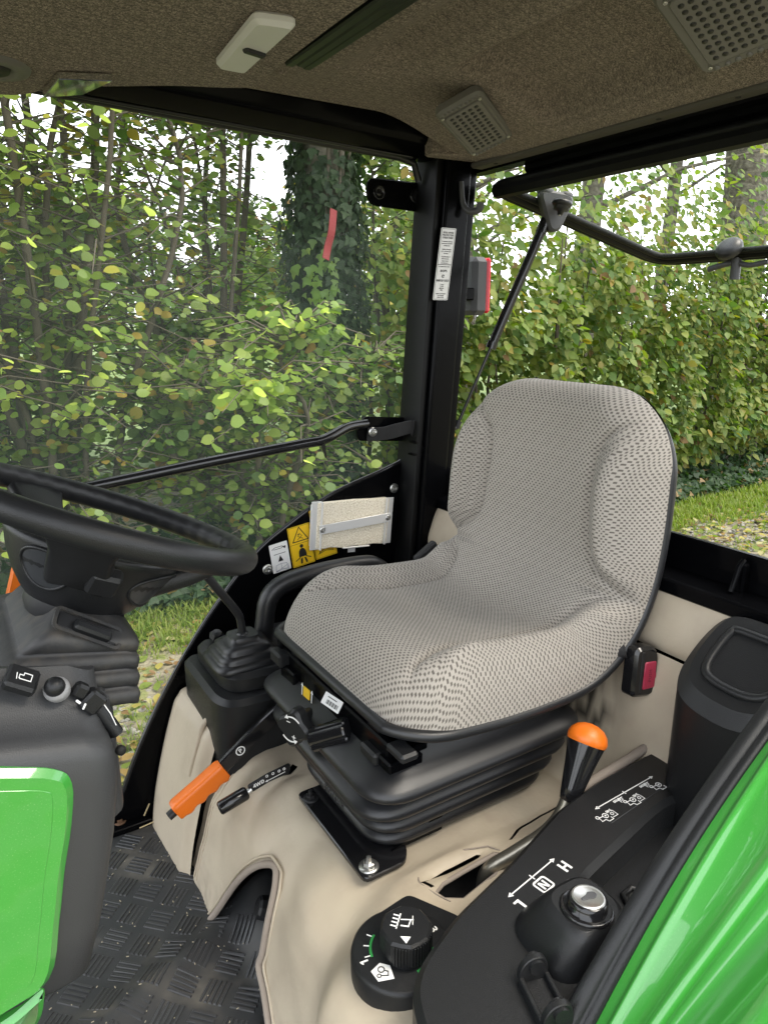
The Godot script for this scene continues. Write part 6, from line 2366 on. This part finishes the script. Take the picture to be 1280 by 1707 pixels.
	for i in 11000:
		var y := pow(rng.randf(), 0.9) * 4.6
		var a := rng.randf() * TAU
		var lump := 0.5 + 0.5 * crease.get_noise_2d(y * 95.0, a * 40.0 + 500.0)
		var thick := (0.05 + 0.17 * lump) * (1.0 - 0.35 * bump(2.75, 0.35, y) * smooth01(0.0, 0.7, sin(a)))
		var rr := 0.165 + thick * rng.randf()
		if bump(2.95, 0.45, y) * smooth01(0.0, 0.6, sin(a)) > rng.randf() * 0.9:
			continue
		var d := Vector3(cos(a), 0, sin(a))
		var n := (d + Vector3(0, 0.4, 0) + Vector3(rng.randfn(), rng.randfn(), rng.randfn()) * 0.3).normalized()
		var z := (Vector3(rng.randfn() * 0.5, -1, rng.randfn() * 0.5)).normalized()
		var x := n.cross(z).normalized()
		z = x.cross(n).normalized()
		var s := rng.randf_range(0.045, 0.085)
		places.append(Transform3D(Basis(x * s, n * s, z * s), tp + d * rr + Vector3(0.015 * y, y, 0)))
		tints.append(Color(0.013, 0.034, 0.014).lerp(Color(0.045, 0.085, 0.034), rng.randf()))
	dress(o, places, tints, "ivy", 150)
	# crown of that tree, spreading above
	places = []
	tints = PackedColorArray()
	st = S()
	for k in 26:
		var p0 := tp + Vector3(0.1, rng.randf_range(2.9, 6.2), 0)
		var a := rng.randf() * TAU
		var p2 := p0 + Vector3(cos(a), rng.randf_range(-0.15, 0.5), sin(a)) * rng.randf_range(0.9, 2.2)
		tube(st, [p0, p0.lerp(p2, 0.5) + Vector3(0, 0.2, 0), p2], 0.035, 5, 0.006, false, false)
		for q in 130:
			var p := p0.lerp(p2, pow(rng.randf(), 0.6)) + Vector3(rng.randfn(), rng.randfn() * 0.6, rng.randfn()) * 0.22
			places.append(leaf_at(p, Vector3(cos(a), -0.2, sin(a)), rng.randf_range(0.05, 0.09)))
			tints.append(tint(0.08, 0.95))
	put(st, "limbs", M.bark, o).set_meta("kind", "stuff")
	scatter(places, tints, leaf_of["hazel"], "crown", o, M.leaf_any)
	# red tape hanging on the trunk
	var tape := thing("red_tape", "strip of red tape hanging against the ivy-clad trunk", "tape", Vector3(2.2, 2.2, -4.2))
	st = S()
	var sp := spline([Vector3(2.262, 2.262, -4.22), Vector3(2.236, 2.134, -4.20), Vector3(2.212, 2.044, -4.21), Vector3(2.189, 1.965, -4.20)], 4)
	for i in sp.size() - 1:
		var d := (sp[i] - sp[i + 1]).normalized()
		var bb := Basis(d.cross(Vector3(0.2, 0, 1)).normalized(), d, Vector3.ZERO)
		bb.z = bb.x.cross(bb.y).normalized()
		box(st, (sp[i] + sp[i + 1]) / 2, Vector3(0.055, (sp[i + 1] - sp[i]).length() + 0.004, 0.006), 0.001, bb)
	put(st, "tape_strip", M.red_tape, tape)
	# hazel bushes along the far side of the lane
	bush("leafy hazel bush nearest the steering wheel with several grey stems", Vector3(-0.35, 0.1, -4.15), 4.9, 1.5, 10, 10200, 0.060, 0.06, 300)
	bush("hazel bush filling the middle of the door pane", Vector3(0.50, 0.1, -4.5), 4.8, 1.25, 10, 9600, 0.058, 0.09, 300)
	bush("low hazel bush in front of the ivy-clad trunk", Vector3(1.70, 0.1, -4.35), 1.45, 1.1, 9, 5200, 0.06, 0.05, 260)
	bush("tall hazel at the left edge beyond the bonnet", Vector3(-1.7, 0.1, -4.6), 5.2, 1.5, 9, 6000, 0.062, 0.06, 120)
	bush("thin-stemmed hazel between the ivy-clad trunk and the rear post", Vector3(3.45, 0.1, -5.4), 4.2, 1.0, 7, 3000, 0.07, 0.08, 80)
	bush("bright hazel standing back behind the middle bush", Vector3(0.3, 0.1, -6.6), 2.6, 1.7, 8, 5000, 0.08, 0.06, 0, 1.15)
	bush("bright hazel standing back behind the left bushes", Vector3(-2.2, 0.1, -7.0), 2.8, 1.8, 8, 4400, 0.08, 0.06, 0, 1.15)
	bush("bright low hazel standing back beside the ivy-clad trunk", Vector3(2.0, 0.1, -7.0), 2.6, 1.6, 8, 4200, 0.08, 0.08, 0, 1.2)
	bush("bright hazel standing back behind the rear post", Vector3(4.0, 0.1, -7.6), 2.9, 1.7, 8, 4000, 0.08, 0.08, 0, 1.1)
	bush("tall slim hazel between the middle bush and the ivy-clad trunk", Vector3(1.75, 0.1, -5.4), 4.6, 1.05, 8, 4800, 0.055, 0.12, 0, 1.1)
	hedge()
	tree("broad grey trunk at the right edge behind the propped window", Vector3(10.4, 0, -6.6), 12.0, 0.42, 3.0, 2400, 0.11, 0.08, Vector3(-0.03, 0, 0), 0.36)
	tree("slim leaning tree behind the hedge left of the broad trunk", Vector3(9.3, 0, -7.3), 11.0, 0.13, 2.2, 1700, 0.10, 0.1, Vector3(0.06, 0, 0.02), 0.3)
	tree("tree with a forked look behind the middle of the hedge", Vector3(8.2, 0, -7.6), 11.0, 0.22, 2.4, 2200, 0.10, 0.1, Vector3(0.02, 0, 0), 0.28)
	tree("tree behind the hedge nearest the rear post", Vector3(6.4, 0, -8.0), 10.0, 0.16, 2.4, 2000, 0.10, 0.12, Vector3(-0.02, 0, 0), 0.26)
	tree("pale tree further back behind the gas strut", Vector3(8.0, 0, -10.5), 10.0, 0.18, 2.6, 1800, 0.11, 0.1, Vector3(0.03, 0, 0), 0.25)
	# trees across the field
	for k in 7:
		var x := -22.0 + k * 8.5
		var far := tree(["bright tree far off behind the left bushes", "far tree behind the hazel stems", "far tree in line with the middle bush", "far tree behind the ivy-clad trunk", "far tree behind the rear post", "far tree behind the hedge's left half", "far tree behind the hedge's right half"][k], Vector3(x, 0, -26.0 - 3.0 * (k % 3)), 4.0 + (k % 2), 0.25, 3.4, 2200, 0.32, 0.05, Vector3.ZERO, 0.05)

func hedge() -> void:
	var o := thing("clipped_hedge", "broad clipped hedge with yellowing leaves behind the seat", "hedge", Vector3(6.0, 0, -4.2))
	var st := S()
	for k in 60:
		var x := 2.9 + 9.0 * k / 60.0 + rng.randf_range(-0.1, 0.1)
		var p := Vector3(x, 0, -4.45 + rng.randf_range(-0.2, 0.2))
		var q := p + Vector3(rng.randf_range(-0.4, 0.4), rng.randf_range(1.6, 2.4), rng.randf_range(-0.3, 0.4))
		tube(st, [p, p.lerp(q, 0.5) + Vector3(rng.randf_range(-0.1, 0.1), 0, 0), q], 0.02, 5, 0.005, false, false)
	put(st, "stems", M.stem_bark, o).set_meta("kind", "stuff")
	var places := []
	var tints := PackedColorArray()
	for i in 40000:
		var x := rng.randf_range(2.75, 12.0)
		var lump := crease.get_noise_2d(x * 70.0, 900.0)
		var top := 2.05 + 0.55 * lump + 0.16 * crease.get_noise_2d(x * 300.0, 50.0)
		var y := 0.22 + (top - 0.22) * pow(rng.randf(), 1.05)
		if rng.randf() < 0.12:
			y = top + absf(rng.randfn()) * 0.45
		var front := -3.92 - 0.34 * crease.get_noise_2d(x * 110.0, y * 110.0) - 0.30 * smooth01(0.75, 0.1, y) - 0.18 * smooth01(1.9, 2.6, y) - 0.45 * smooth01(0.10, 0.40, crease.get_noise_2d(x * 190.0 + 77.0, y * 190.0))
		var z := front - pow(rng.randf(), 1.7) * 0.75
		var d := Vector3(rng.randfn() * 0.6, -0.3, 1).normalized()
		var n := (Vector3(0, 0.75, 0.6) + Vector3(rng.randfn(), rng.randfn(), rng.randfn()) * 0.5).normalized()
		var xx := n.cross(d).normalized()
		d = xx.cross(n).normalized()
		var s := rng.randf_range(0.055, 0.105)
		places.append(Transform3D(Basis(xx * s, n * s, d * s), Vector3(x, y, z)))
		var c := tint(0.05, 1.0)
		# a darker, glossier patch of holly-like growth at the far end
		if x > 7.2 + 0.5 * lump and y > 1.3 and rng.randf() < 0.7:
			c = Color(0.045, 0.085, 0.03) * rng.randf_range(0.8, 1.3)
		elif rng.randf() < 0.35:
			c = c.lerp(Color(0.24, 0.25, 0.05), 0.6)
		tints.append(c)
	dress(o, places, tints, "beech", 220)

# ----------------------------------------------------------------

func _ready() -> void:
	view_and_light()
	make_materials()
	build_cab()
	build_seat()
	build_wheel()
	build_levers()
	build_holder()
	ground_and_plants()
